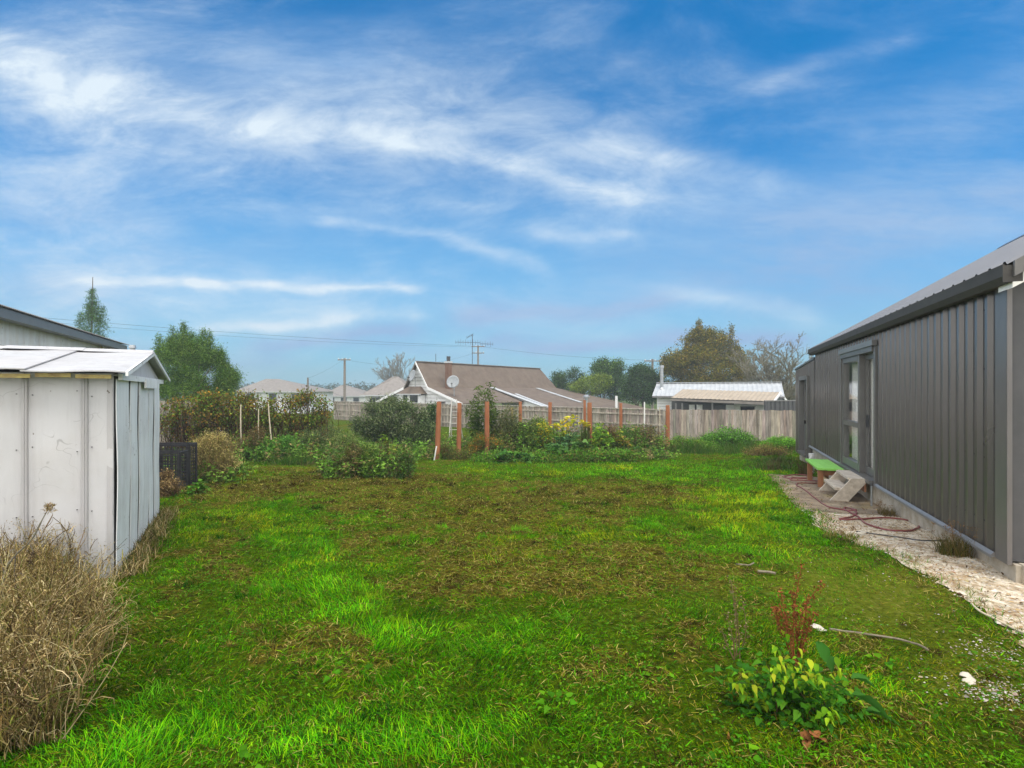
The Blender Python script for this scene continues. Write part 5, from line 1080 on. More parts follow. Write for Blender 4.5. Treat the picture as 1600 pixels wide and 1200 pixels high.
def sapling():
    D = 34; b = GD(142, D); root = empty('conifer', b, 'slim young conifer with a long bare leading shoot behind the barn roof', 'tree', None); top = P(145, 433, D)
    MB().tube([b, (b + top) / 2 + Vector((-.05, 0, 0)), top], [.10, .06, .02], 8).build('trunk', M['bark'], root)
    cones(root, D, [(144.5, 450, 500, 19, 420), (144, 470, 545, 33, 900), (160, 478, 515, 14, 160), (126, 488, 520, 14, 160)], .10, [(.035, .085, .018), (.025, .06, .014), (.055, .10, .02)])
sapling()
cones(cf, 24, [(287, 503, 560, 17, 330), (270, 511, 560, 13, 220), (318, 514, 560, 17, 260), (248, 521, 560, 11, 170), (328, 516, 545, 9, 110), (300, 518, 560, 12, 160), (345, 545, 580, 12, 130)], .085, GRN + [(.085, .13, .02)])
bt_ = tree('dense_tree', 'olive-brown broad tree towering over the white outbuilding', 50, 1105, [(1100, 575, 58, 34), (1070, 570, 38, 30), (1135, 580, 34, 26), (1092, 540, 32, 28), (1093, 524, 10, 12), (1120, 530, 18, 20), (1075, 545, 20, 18), (1143, 548, 7, 16), (1150, 560, 16, 16), (1050, 575, 14, 22), (1160, 583, 12, 18), (1044, 572, 6, 12), (1125, 600, 46, 16), (1080, 600, 50, 16)], 6200, .15, OLV + [(.05, .06, .015)], .32, group=TG, shell=.35, gap=.34, per=10, clump=.24, aspect=.55, seed=9)
cones(bt_, 50, [(1092, 501, 560, 22, 420), (1110, 512, 560, 14, 220), (1143, 507, 570, 10, 190), (1128, 520, 570, 15, 220), (1075, 524, 570, 17, 240), (1058, 545, 590, 14, 170), (1160, 548, 600, 13, 170), (1038, 553, 600, 7, 110), (1151, 530, 570, 7, 90)], .16, OLV, 7, .5)
tree('dense_tree', 'rounded dark green tree directly left of the white outbuilding', 52, 1003, [(1003, 600, 26, 30), (1000, 585, 16, 16), (1018, 605, 16, 26), (985, 612, 12, 18)], 1900, .16, DKG, .25, group=TG, gap=.25, per=10, clump=.25, seed=11)
tree('dense_tree', 'tall green tree in the middle of the row behind the cottage roof', 56, 948, [(950, 590, 26, 28), (942, 575, 18, 14), (960, 572, 14, 12), (965, 605, 18, 24), (935, 600, 14, 18)], 1700, .17, DKG + GRN, .25, group=TG, gap=.3, per=10, clump=.27, seed=13)
tree('dense_tree', 'low yellow-green bushy tree at the foot of the taller green tree', 54, 925, [(925, 602, 26, 14), (940, 595, 14, 10), (905, 606, 14, 12)], 900, .15, [(.11, .14, .015), (.08, .12, .015), (.05, .08, .015)], .15, group=TG, gap=.35, per=9, clump=.24, seed=15)
tree('dense_tree', 'ragged dark tree at the end of the cottage roof', 58, 882, [(885, 595, 20, 14), (872, 590, 9, 10), (897, 584, 9, 8), (880, 606, 22, 12), (908, 592, 8, 8)], 950, .15, DKG, .2, group=TG, gap=.4, per=9, clump=.24, seed=17)
def baretree(name, label, D, bpx, tips, depth, r0, mat, twig=.012, seed=3, spread=.34, haze_leaf=None):
    b = GD(bpx, D); root = empty(name, b, label, 'tree', None); R_ = random.Random(seed); out = {}
    def grow(p, d, L, r, lv):
        k = 4; pts = [p]; q = p.copy(); dd = d.copy()
        for i in range(k - 1):
            dd = (dd + Vector((R_.gauss(0, .10), R_.gauss(0, .10), R_.gauss(.03, .06)))).normalized(); q = q + dd * (L / (k - 1)); pts.append(q.copy())
        out.setdefault(lv, []).append((pts, r))
        if lv == 0: return
        for c in range(4 if lv > 1 else 7):
            i = R_.randint(1, k - 1); ax = Vector((R_.gauss(0, 1), R_.gauss(0, 1), R_.gauss(.25, .6))).normalized()
            grow(pts[i], (dd * (1 - spread) + ax * spread * 1.6).normalized(), L * R_.uniform(.42, .66), max(r * .55, twig), lv - 1)
    for t in tips:
        tp = P(t[0], t[1], D) + Vector((0, R_.uniform(-1, 1), 0)); d = tp - b; grow(b.copy(), (d.normalized() + Vector((R_.gauss(0, .06), 0, .25))).normalized(), d.length * .62, r0, depth)
    tr = []; br = []
    for lv, lst in out.items():
        pa = np.array([[tuple(q) for q in pts] for pts, r in lst]); rr = np.array([r for pts, r in lst])[:, None] * np.linspace(1, .6, 4)[None]
        (tr if lv == depth else br).append(stems(pa, rr, np.array((.2, .2, .2)), 5 if lv > 1 else 3))
    put('trunk', tr, mat, root); put('branches', br, mat, root); return root, out
bt, bo = baretree('bare_tree', 'bare leafless tree with spreading limbs beside the dark house roof', 42, 1212, [(1172, 558), (1188, 546), (1204, 538), (1220, 535), (1236, 540), (1252, 548), (1266, 556), (1176, 582), (1256, 580), (1212, 560)], 4, .11, M['barkpale'], .016, 5)
pts = np.array([[tuple(q) for q in pts_] for pts_, r in bo[0]]).reshape(-1, 3); pts = pts[rng.uniform(0, 1, len(pts)) < .5]
put('leaves', leafcards(pts + rng.normal(size=pts.shape) * .06, .085, pick([(.12, .13, .03), (.16, .13, .04)], len(pts)), None, .6), M['leaf'], bt)
baretree('bare_tree', 'tall pale bare tree fading into mist left of the cottage gable', 118, 618, [(604, 570), (612, 565), (622, 563), (632, 566), (638, 574), (602, 580), (618, 575), (628, 580)], 4, .18, M['barkpale'], .03, 8, .28)
# far misty treeline and woods
def treeline():
    x = rng.uniform(-150, 190, 5200); y = rng.uniform(195, 235, 5200); h = 4.0 + 3.4 * fbm(x, 0 * x, .05, 5, 3) * (1 + .5 * (x > 0)); z = -2.2 + h * rng.uniform(0, 1, 5200) ** .7
    p = np.repeat(np.stack([x, y, z], 1), 6, 0) + rng.normal(size=(5200 * 6, 3)) * .6; c = pick(DKG + [(.06, .07, .03)], len(p), .3)
    tag(put('treeline', leafcards(p, rng.uniform(.6, 1.2, len(p)), c, None, .6), M['leaf']), kind='stuff')
treeline()

def bush(name, label, D, blobs, n, leaf, cols, cat='shrub', group=None, nst=26, stcol=(.10, .075, .04), big=None, baseline=None, **kw):
    bx = np.mean([q[0] for q in blobs]); b = GD(bx, D); root = empty(name, b, label, cat, group); pts = blob_points(D, blobs, nst, .3, .05, kw.get('dk', .8)); bs = np.array(b)[None] + np.stack([(pts[:, 0] - b.x) * .45, (pts[:, 1] - b.y) * .4, 0 * pts[:, 0]], 1) + rng.normal(size=(len(pts), 3)) * .04
    bs[:, 2] = gz(bs[:, 0], bs[:, 1]) - .03
    put('stems', stems(curved(bs, pts, 5, .08), np.linspace(.010, .003, 5)[None] * (1 + D / 30), pick([stcol], len(pts), .3), 4), M['dry'], root)
    if big:
        c = blob_points(D, blobs, n, .25, .15, kw.get('dk', .8), 4); d = unit(c - np.array(b)) * .7 + rng.normal(size=c.shape) * .6; d[:, 2] = np.abs(d[:, 2]) * .6
        put('leaves', bigleaves(c, leaf * rng.uniform(.6, 1.3, len(c)), pick(cols, len(c), .3) * 1.6, d, big), M['leaf'], root, smooth=True)
    else: crown(root, 'leaves', D, blobs, n, leaf, cols, **kw)
    return root
# bramble hedge along the side boundary
BR = [(.085, .085, .012), (.11, .065, .012), (.06, .085, .012), (.04, .065, .010), (.16, .095, .014), (.045, .028, .012), (.10, .13, .016), (.055, .10, .012)]
def brambles():
    D = 18.5; bl = [(275, 655, 26, 34), (310, 650, 34, 34), (350, 650, 36, 36), (395, 650, 36, 36), (435, 652, 34, 34), (470, 655, 30, 36), (497, 655, 22, 40), (330, 625, 20, 14), (380, 628, 18, 12), (440, 632, 22, 14), (480, 625, 14, 14), (300, 685, 30, 22), (400, 690, 60, 18), (470, 690, 30, 18)]
    b = GD(385, D); root = empty('bramble_hedge', b, 'rusty autumn bramble hedge filling the side boundary left of the long fence', 'hedge'); n = 700
    p = blob_points(D, bl, n, .2, .0, .9); bs = p.copy(); bs[:, 0] += rng.normal(0, .25, len(p)); bs[:, 1] += rng.normal(0, .3, len(p)); bs[:, 2] = gz(bs[:, 0], bs[:, 1]) - .03; tp = p + np.array([0, 0, .15]) + rng.normal(size=p.shape) * np.array([.25, .2, .08])
    put('canes', stems(curved(bs, tp, 6, .10), np.linspace(.011, .005, 6)[None], pick([(.075, .035, .025), (.10, .065, .035), (.05, .028, .02), (.14, .10, .06)], len(p), .3), 4), M['dry'], root)
    crown(root, 'leaves', D, bl, 3400, .075, BR, shell=.25, gap=.36, per=8, clump=.12, aspect=.65, seed=21, var=.35)
brambles()
bush('tan_bush', 'rounded straw-coloured bush standing beside the black crates', 11.2, [(325, 700, 26, 24), (345, 705, 24, 24), (318, 715, 22, 22), (352, 722, 22, 18), (335, 685, 18, 12)], 1500, .05, [(.24, .19, .07), (.17, .15, .05), (.12, .12, .03), (.30, .23, .10)], nst=420, stcol=(.22, .17, .07), per=7, clump=.05, aspect=.16, gap=.15, shell=.3, up=-.2)
bush('low_weed', 'brown seedy dry weed against the back corner of the shed', 9.0, [(266, 765, 18, 22), (262, 785, 20, 20), (275, 790, 18, 14), (258, 748, 8, 16)], 700, .03, [(.13, .085, .035), (.09, .06, .03), (.18, .13, .06)], 'weed', nst=160, stcol=(.12, .08, .04), per=9, clump=.035, aspect=.5)
bush('low_weed', 'small bright green leafy weed in front of the black crates', 9.3, [(305, 768, 20, 10), (312, 758, 12, 8), (298, 776, 14, 7)], 170, .085, [(.05, .14, .015), (.04, .11, .012), (.08, .18, .02)], 'weed', nst=30, big=.6)
bush('dark_shrub', 'large dark grey-green shrub with fine leaves before the paling fence', 19.5, [(608, 655, 46, 32), (640, 670, 40, 28), (580, 672, 32, 26), (600, 635, 30, 16), (622, 690, 46, 18), (663, 682, 22, 22), (625, 632, 14, 10), (570, 660, 18, 20), (648, 648, 18, 14)], 3600, .075, [(.04, .06, .022), (.065, .085, .035), (.028, .045, .018), (.10, .115, .055), (.05, .08, .022)], nst=70, stcol=(.08, .06, .04), per=9, clump=.11, aspect=.4, gap=.28, seed=31)
bush('dark_shrub', 'narrow dark green shrub growing up the fence left of the first red post', 20.5, [(672, 650, 8, 22), (676, 640, 6, 10), (668, 665, 10, 14)], 380, .07, DKG, nst=20, per=9, clump=.10, aspect=.5)
def feathery():
    D = 17.6; b = GD(752, D); root = empty('feathery_plant', b, 'tall feathery bright green plant with drooping narrow leaves behind the dark red post', 'plant')
    tips = [P(x, y, D) + Vector((0, rng.uniform(-.4, .4), 0)) for x, y in ((738, 625), (748, 607), (757, 612), (764, 603), (770, 622), (731, 640), (776, 640), (743, 650), (760, 645), (752, 632), (735, 665), (770, 665))]
    tips = np.array([tuple(t) for t in tips]); bs = np.repeat(np.array(b)[None], len(tips), 0) + rng.normal(size=tips.shape) * np.array([.14, .14, 0]); cv = curved(bs, tips, 14, .05)
    put('stems', stems(cv, np.linspace(.014, .003, 14)[None], pick([(.09, .11, .03)], len(tips)), 4), M['leaf'], root)
    p = np.repeat(cv[:, 2:].reshape(-1, 3), 26, 0); p += rng.normal(size=p.shape) * .07; d = rng.normal(size=p.shape) * np.array([1, 1, .5]) + np.array([0, 0, -.25])
    put('leaves', leafcards(p, rng.uniform(.08, .2, len(p)), pick([(.10, .17, .02), (.07, .13, .018), (.14, .20, .03), (.055, .10, .015)], len(p), .25), d, .2), M['leaf'], root)
feathery()
GRR = 'weeds in the rough grass by the dark house'
bush('rough_weed', 'bright green leafy weed mound below the plain paling fence', 21, [(1140, 680, 22, 10), (1118, 686, 18, 10), (1162, 686, 14, 9)], 700, .07, [(.05, .13, .012), (.07, .16, .016), (.035, .09, .010)], 'weed', GRR, nst=60, per=8, clump=.10, aspect=.45)
bush('rough_weed', 'green weeds crowding the corner where fence and dark house meet', 19.5, [(1222, 690, 20, 7), (1205, 694, 18, 6)], 420, .06, [(.06, .15, .012), (.08, .18, .016)], 'weed', GRR, nst=40, per=8, clump=.08, aspect=.4)
bush('rough_weed', 'dead brown weed patch in the rough grass left of the dark house', 17.2, [(1195, 702, 14, 8), (1215, 706, 18, 6), (1178, 707, 18, 5)], 420, .05, [(.15, .10, .04), (.10, .07, .025), (.11, .12, .02)], 'weed', GRR, nst=90, stcol=(.14, .10, .05), per=7, clump=.08, aspect=.3)
bush('rough_weed', 'spreading green weeds right of the end red post', 19.5, [(1065, 690, 16, 8), (1085, 694, 18, 7), (1105, 698, 16, 6)], 520, .06, [(.045, .11, .012), (.065, .14, .014), (.10, .14, .02)], 'weed', GRR, nst=50, per=8, clump=.09, aspect=.4)
# island of weeds in the lawn
GW = 'weed clumps growing in the lawn island'
bush('weed_clump', 'brownish seeding weed clump at the near side of the lawn island', 11.6, [(550, 718, 14, 22), (545, 735, 14, 14), (553, 703, 8, 10)], 620, .035, [(.09, .075, .03), (.06, .065, .02), (.12, .10, .04), (.05, .075, .015)], 'weed', GW, nst=130, stcol=(.11, .08, .04), per=9, clump=.05, aspect=.4)
bush('weed_clump', 'green bushy weed clump in the middle of the lawn island', 11.9, [(580, 722, 26, 22), (572, 708, 16, 14), (598, 738, 20, 12), (565, 738, 18, 12)], 900, .05, [(.05, .095, .015), (.07, .12, .02), (.035, .07, .012), (.11, .14, .03)], 'weed', GW, nst=90, per=9, clump=.06, aspect=.45)
bush('weed_clump', 'upright yellow-green broad-leaved weed on top of the lawn island', 11.9, [(605, 697, 9, 12), (610, 712, 14, 14), (601, 685, 6, 7)], 75, .13, [(.13, .19, .025), (.09, .15, .02), (.17, .17, .03)], 'weed', GW, nst=24, big=.5)
bush('weed_clump', 'dark green weed clump at the right end of the lawn island', 11.4, [(628, 730, 16, 20), (618, 742, 20, 10), (633, 715, 8, 12)], 700, .045, [(.03, .065, .012), (.045, .085, .014), (.06, .06, .02)], 'weed', GW, nst=70, per=9, clump=.055, aspect=.5)
bush('weed_clump', 'pale green rambling weed clump at the left end of the lawn island', 12.2, [(527, 722, 16, 14), (515, 732, 14, 9), (535, 710, 8, 10)], 420, .05, [(.07, .12, .03), (.10, .13, .03), (.05, .09, .02)], 'weed', GW, nst=60, per=8, clump=.06, aspect=.4)
# weeds along the hedge foot
GH = 'weeds along the foot of the bramble hedge'
bush('hedge_weed', 'bright green low nettles below the tilted cane', 15.8, [(430, 703, 30, 14), (410, 708, 24, 10), (450, 698, 20, 14), (385, 712, 18, 9)], 900, .07, [(.045, .12, .015), (.06, .14, .02), (.035, .09, .012)], 'weed', GH, nst=50, per=8, clump=.09, aspect=.5)
bush('hedge_weed', 'greyish green tall weeds at the right foot of the bramble hedge', 16.6, [(488, 692, 20, 22), (505, 690, 14, 20), (470, 700, 18, 14), (520, 680, 10, 16)], 900, .06, [(.05, .075, .025), (.07, .09, .03), (.035, .06, .018), (.09, .10, .03)], 'weed', GH, nst=70, per=8, clump=.09, aspect=.4)
bush('hedge_weed', 'brown stalky weeds between the canes before the brambles', 15.6, [(400, 688, 12, 22), (375, 700, 10, 16), (388, 695, 10, 14)], 420, .05, [(.09, .06, .025), (.06, .06, .018), (.12, .085, .035)], 'weed', GH, nst=70, per=8, clump=.07, aspect=.4)
bush('hedge_weed', 'loose pale weeds behind the lawn island and before the dark shrub', 15.5, [(540, 690, 24, 14), (560, 700, 18, 12), (525, 700, 20, 10), (590, 705, 24, 9)], 620, .055, [(.08, .12, .03), (.11, .13, .04), (.06, .10, .02)], 'weed', GH, nst=90, per=7, clump=.09, aspect=.3)
# vegetable bed between the posts
GV = 'plants of the overgrown vegetable bed'
VB = [
 ('yellow-leaved climbing plant between two red posts', 17.6, [(885, 662, 14, 10), (870, 668, 10, 8), (893, 654, 9, 6), (882, 678, 10, 8), (868, 690, 9, 7)], 95, .17, [(.42, .36, .02), (.34, .33, .02), (.50, .38, .02), (.25, .28, .02)], .75),
 ('drooping yellow leaves hanging beside the thickest red post', 17.0, [(911, 661, 7, 6), (919, 665, 5, 5)], 24, .15, [(.42, .36, .02), (.35, .33, .03)], .8),
 ('bright lime-leaved plant right of the thickest red post', 16.9, [(938, 675, 13, 12), (945, 690, 12, 12), (930, 692, 10, 14), (935, 705, 10, 8)], 120, .17, [(.12, .24, .02), (.09, .19, .02), (.20, .26, .02)], .7),
 ('yellowing leafy plant before the dull red-brown post', 17.2, [(966, 682, 9, 10), (972, 692, 12, 10), (980, 698, 10, 9)], 100, .13, [(.22, .24, .02), (.28, .20, .03), (.14, .18, .02)], .7),
 ('broad dark green leaves spreading at the near edge of the bed', 15.2, [(795, 716, 22, 12), (818, 718, 20, 11), (778, 722, 16, 9), (835, 722, 16, 8)], 150, .26, [(.03, .085, .015), (.04, .11, .018), (.055, .13, .02), (.025, .06, .012)], .75),
 ('big rhubarb-like leaves in the middle of the bed edge', 15.6, [(870, 708, 20, 14), (890, 714, 20, 10), (905, 700, 14, 12), (855, 716, 16, 8)], 150, .27, [(.035, .09, .015), (.05, .12, .02), (.07, .13, .03), (.03, .07, .014)], .8),
 ('blue-green leafy plant below the yellow climbing plant', 16.3, [(880, 690, 14, 10), (895, 685, 10, 10), (868, 700, 12, 8)], 110, .17, [(.05, .11, .04), (.06, .13, .045), (.04, .09, .03)], .6),
 ('dark green leaves at the right end of the vegetable bed', 16.6, [(990, 708, 22, 10), (1015, 708, 18, 10), (1035, 712, 18, 7), (965, 712, 18, 8)], 170, .20, [(.03, .075, .014), (.045, .10, .018), (.06, .10, .02)], .65),
]
for lb, D, bl, n, lf, cols, bg_ in VB: bush('bed_plant', lb, D, bl, int(n * 1.35), lf * .85, cols, 'plant', GV, nst=26, stcol=(.08, .10, .03), big=bg_)
VC = [
 ('reddish brown stalks standing right of the lime-leaved plant', 17.4, [(955, 690, 8, 20), (948, 700, 10, 12)], 300, .045, [(.08, .045, .02), (.10, .06, .03), (.06, .05, .015)]),
 ('dark brown seed stalks near the end red post', 17.8, [(1005, 688, 10, 18), (1018, 690, 10, 16), (1028, 692, 8, 14), (1000, 700, 14, 10)], 520, .045, [(.075, .045, .025), (.06, .055, .02), (.11, .07, .035), (.05, .065, .016)]),
 ('green weeds filling the bed behind the thickest post', 18.2, [(985, 690, 24, 16), (960, 695, 20, 14), (930, 690, 20, 16), (1010, 700, 20, 12)], 1100, .06, [(.05, .10, .015), (.07, .12, .02), (.035, .075, .014)]),
 ('tangled green weeds between the pale stake and the yellow plant', 17.8, [(830, 690, 26, 18), (850, 695, 22, 16), (815, 680, 16, 14), (840, 672, 14, 12)], 1300, .06, [(.05, .09, .016), (.07, .11, .022), (.035, .065, .014), (.10, .11, .03)]),
 ('wiry grey-green stems in front of the pale timber stake', 17.6, [(785, 680, 16, 22), (795, 660, 12, 22), (780, 700, 16, 12)], 800, .05, [(.07, .085, .03), (.05, .07, .02), (.10, .10, .035)]),
 ('small orange flowers and leaves beside the dark red post', 16.4, [(776, 694, 8, 4), (745, 700, 8, 8), (738, 708, 10, 7), (748, 690, 5, 6)], 260, .045, [(.22, .10, .015), (.06, .09, .014), (.07, .075, .014), (.05, .08, .012)]),
 ('orange-brown leaves growing near the foot of the second red post', 16.0, [(700, 712, 14, 7), (722, 716, 16, 6), (690, 705, 8, 6)], 320, .05, [(.075, .05, .016), (.07, .075, .014), (.045, .08, .012)]),
 ('yellow flowering stems left of the yellow-leaved plant', 17.4, [(848, 672, 5, 7), (855, 680, 7, 6), (846, 688, 8, 8)], 170, .06, [(.26, .22, .015), (.09, .13, .015), (.06, .11, .014)]),
 ('low green plants along the front of the vegetable bed', 15.3, [(760, 722, 20, 7), (850, 720, 30, 7), (920, 716, 30, 7), (970, 716, 26, 6), (800, 726, 24, 5)], 1100, .06, [(.05, .13, .010), (.07, .16, .012), (.03, .075, .008), (.09, .08, .02)]),
]
for lb, D, bl, n, lf, cols in VC: bush('bed_weed', lb, D, [(a, b - 3, c * 1.15, d * 1.25) for a, b, c, d in bl], int(n * 1.7), lf, cols, 'plant', 'weeds and flowers of the vegetable bed', nst=90, stcol=(.09, .085, .035), per=8, clump=.09, aspect=.42, gap=.2)
# tangled stems filling the bed and the hedge foot
def undergrowth():
    S = []; Lf = []
    for (x0, x1, d0, d1, n, h0, h1) in ((765, 1040, 16.9, 19.8, 520, .35, 1.15), (690, 765, 17.2, 19.5, 110, .3, .8), (830, 1000, 17.0, 19, 200, .6, 1.3), (765, 1050, 15.6, 16.6, 150, .15, .4), (380, 560, 15.0, 18.0, 420, .25, .8), (505, 645, 11.2, 12.6, 200, .25, .75), (560, 690, 15.5, 18, 200, .2, .6), (255, 380, 10.5, 15, 160, .2, .5)):
        y = rng.uniform(d0, d1, n); x = (rng.uniform(x0, x1, n) - 800) / 800 * y; z = gz(x, y); h = rng.uniform(h0, h1, n) * rng.uniform(.5, 1, n); b = np.stack([x, y, z], 1); tp = b + np.stack([rng.normal(0, .14, n), rng.normal(0, .14, n), h], 1); cv = curved(b, tp, 7, .08)
        col = pick([(.06, .12, .014), (.08, .14, .02), (.10, .08, .03), (.045, .09, .012), (.13, .11, .04)], n, .3, [.3, .25, .15, .2, .1]); S.append(stems(cv, np.linspace(.008, .003, 7)[None], col * .8, 3))
        p = np.repeat(cv[:, 1:].reshape(-1, 3), 4, 0) + rng.normal(size=(n * 24, 3)) * .035; d = rng.normal(size=p.shape) * np.array([1, 1, .5]) + np.array([0, 0, .15]); Lf.append(leafcards(p, rng.uniform(.04, .13, len(p)), np.repeat(col, 24, 0) * LEAFK * 1.1 * rng.uniform(.5, 1.5, (len(p), 1)), d, .42))
    tag(put('undergrowth', S + Lf, M['leaf']), kind='stuff')
undergrowth()
# rough tall grass near the fences
def rough_grass():
    L = []
    for (px, D, w, dy, n, ln) in ((1150, 20, 110, 4.5, 8000, .22), (1120, 21.5, 70, 2.5, 3500, .34), (1215, 19, 40, 3.5, 3200, .30), (1075, 20, 40, 4, 3000, .30), (700, 21, 80, 4, 4500, .36), (560, 20, 90, 5, 5000, .34), (460, 15.5, 100, 3, 4000, .20), (820, 21.5, 130, 4, 6000, .36), (300, 12, 60, 3, 2500, .16), (1205, 14.5, 35, 3.0, 2200, .16)):
        y = D + rng.uniform(-1, 1, n) * dy / 2; x = (px - 800 + rng.normal(0, .55, n) * w) / 800 * y; ok = free(x, y, .05) & (y < np.where(x > 6.4, 24.0, 40)); x, y = x[ok], y[ok]; n2 = len(x)
        tf = fbm(x, y, 1.4, 41, 3); c = pick([(.045, .12, .012), (.065, .15, .016), (.035, .09, .012), (.11, .16, .03), (.16, .14, .05)], n2, .25, [.3, .25, .2, .17, .08]); br = (fbm(x, y, .9, 47, 2) > .62) & (rng.uniform(0, 1, n2) < .6); c[br] = pick([(.15, .11, .05), (.10, .08, .035)], br.sum(), .25)
        L.append(blades(np.stack([x, y, gz(x, y) - .01], 1), ln * rng.uniform(.4, 1.25, n2) * np.clip((tf - .3) * 4, .3, 1.9), rng.uniform(.008, .018, n2), rng.uniform(.1, .8, n2), c, .5, segs=2))
    tag(put('rough_grass', L, M['grass']), kind='stuff')
rough_grass()
# dry weeds in front of the shed
def dryweeds():
    L = []; n = 10000
    t = rng.uniform(0, 1, n); px = rng.uniform(-60, 185, n); D = rng.uniform(2.0, 4.7, n); x = (px - 800) / 800 * D; y = D
    dx = x - SC.x; dy = y - SC.y; l = dx * SL.x + dy * SL.y; d = dx * SD.x + dy * SD.y
    ed = .62 + .30 * (fbm(x, y, 1.3, 77, 3) - .5) + .25 * sstep(3.6, 2.2, y); ok = (d < -.03) & (d > -2.6) & (l > -.25 - .1 * (y < 3.4)) & (px < 172 - 75 * sstep(3.6, 2.3, y) + 14 * rng.normal(size=n)); ok &= (fbm(x, y, 3.2, 87, 3) > .54) | (rng.uniform(0, 1, n) < .10); x, y, d = x[ok], y[ok], d[ok]; n = len(x)
    hh = np.clip(.30 + .34 * fbm(x, y, 2.3, 79, 2), .2, .66) * (1 - .55 * sstep(60, 190, (800 + 800 * x / y)))
    tan = [(.30, .22, .08), (.18, .125, .045), (.44, .34, .15), (.07, .045, .018), (.55, .45, .24), (.14, .10, .035), (.17, .17, .035)]
    L.append(blades(np.stack([x, y, gz(x, y) - .01], 1), hh * rng.uniform(.5, 1.5, n), rng.uniform(.0025, .006, n), rng.uniform(.03, .55, n), np.where(rng.uniform(0, 1, (n, 1)) < .10, pick([(.06, .16, .01), (.10, .20, .015)], n, .3), pick(tan, n, .35)), .5, segs=3))
    i = rng.choice(n, 800); fk = i[:46]; fb = np.stack([x[fk], y[fk], gz(x[fk], y[fk])], 1); ft = fb + np.stack([rng.normal(.03, .16, 46), rng.normal(0, .14, 46), hh[fk] * rng.uniform(.8, 1.5, 46)], 1); fc = curved(fb, ft, 8, .10); L.append(stems(fc, np.linspace(.0055, .002, 8)[None], pick([(.10, .07, .035), (.28, .20, .09)], 46, .3), 5)); f2 = np.repeat(fc[:, 3:7].reshape(-1, 3), 2, 0); L.append(stems(curved(f2, f2 + rng.normal(size=f2.shape) * .06 + np.array([0, 0, .09]), 4, .12), np.linspace(.003, .001, 4)[None], pick([(.12, .08, .04), (.30, .22, .10)], len(f2), .3), 4))
    b = np.stack([x[i], y[i], gz(x[i], y[i])], 1); tp = b + np.stack([rng.normal(0, .12, 800), rng.normal(0, .10, 800), hh[i] * rng.uniform(.8, 1.35, 800)], 1); cv = curved(b, tp, 7, .10)
    L.append(stems(cv, np.linspace(.0032, .0012, 7)[None], pick(tan, 800, .25), 4))
    s = cv[:, 3:].reshape(-1, 3); s = np.repeat(s, 7, 0) + rng.normal(size=(len(s) * 7, 3)) * .016; L.append(leafcards(s, rng.uniform(.007, .019, len(s)), pick(tan + [(.42, .33, .18)], len(s), .3), None, .28))
    cu = np.repeat(cv[:, 1:5].reshape(-1, 3), 2, 0); L.append(blades(cu, rng.uniform(.06, .2, len(cu)), rng.uniform(.003, .008, len(cu)), rng.uniform(.5, 1.6, len(cu)), pick(tan, len(cu), .3), .9, segs=3))
    tag(put('dry_weeds', L, M['dry']), kind='stuff')
    # strip of dead grass along the shed boards
    n = 2600; q = rng.uniform(-.1, 3.3, n); o = -np.abs(rng.normal(0, .09, n)) - .03; p = np.array([tuple(SW(a, b, 0)) for a, b in zip(o, q)]); p[:, 2] = gz(p[:, 0], p[:, 1])
    tag(put('dead_grass', blades(p, rng.uniform(.05, .22, n), rng.uniform(.004, .008, n), rng.uniform(.1, 1.0, n), pick(tan + [(.06, .11, .015), (.05, .09, .012)], n, .3), .6), M['dry']), kind='stuff')
dryweeds()
def deadstalk():
    b = G(2, 1010); D = b.y; root = empty('dead_thistle', b, 'tall dark branched dead stalk leaning against the white shed wall', 'weed')
    def Q(px, py, o=0): return P(px, py, D + o)
    MB().tube(spline([b, Q(5, 905), Q(22, 870), Q(48, 845), Q(66, 812), Q(76, 794)], 5), [.007] * 10 + [.005] * 10 + [.003] * 6, 6).build('stem', M['barkpale'], root)
    for pp in ([(8, 900), (0, 870), (-12, 850)], [(24, 868), (22, 905), (26, 935)], [(46, 848), (52, 862), (46, 878)], [(5, 905), (30, 895), (50, 905)]):
        MB().tube([Q(*q) for q in pp], [.004, .003, .002], 5).build('branch', M['bark'], root)
    c = np.array(Q(76, 794)); put('seed_head', leafcards(c + rng.normal(size=(90, 3)) * .012, .03, pick([(.42, .32, .18), (.3, .22, .11)], 90), rng.normal(size=(90, 3)) + np.array([.3, 0, .6]), .18), M['dry'], root)
    for q in ((52, 866), (46, 880), (26, 936), (-10, 852)):
        c = np.array(Q(*q)); put('seed_head', leafcards(c + rng.normal(size=(40, 3)) * .010, .02, pick([(.09, .06, .035), (.14, .10, .06)], 40), None, .4), M['dry'], root)
deadstalk()
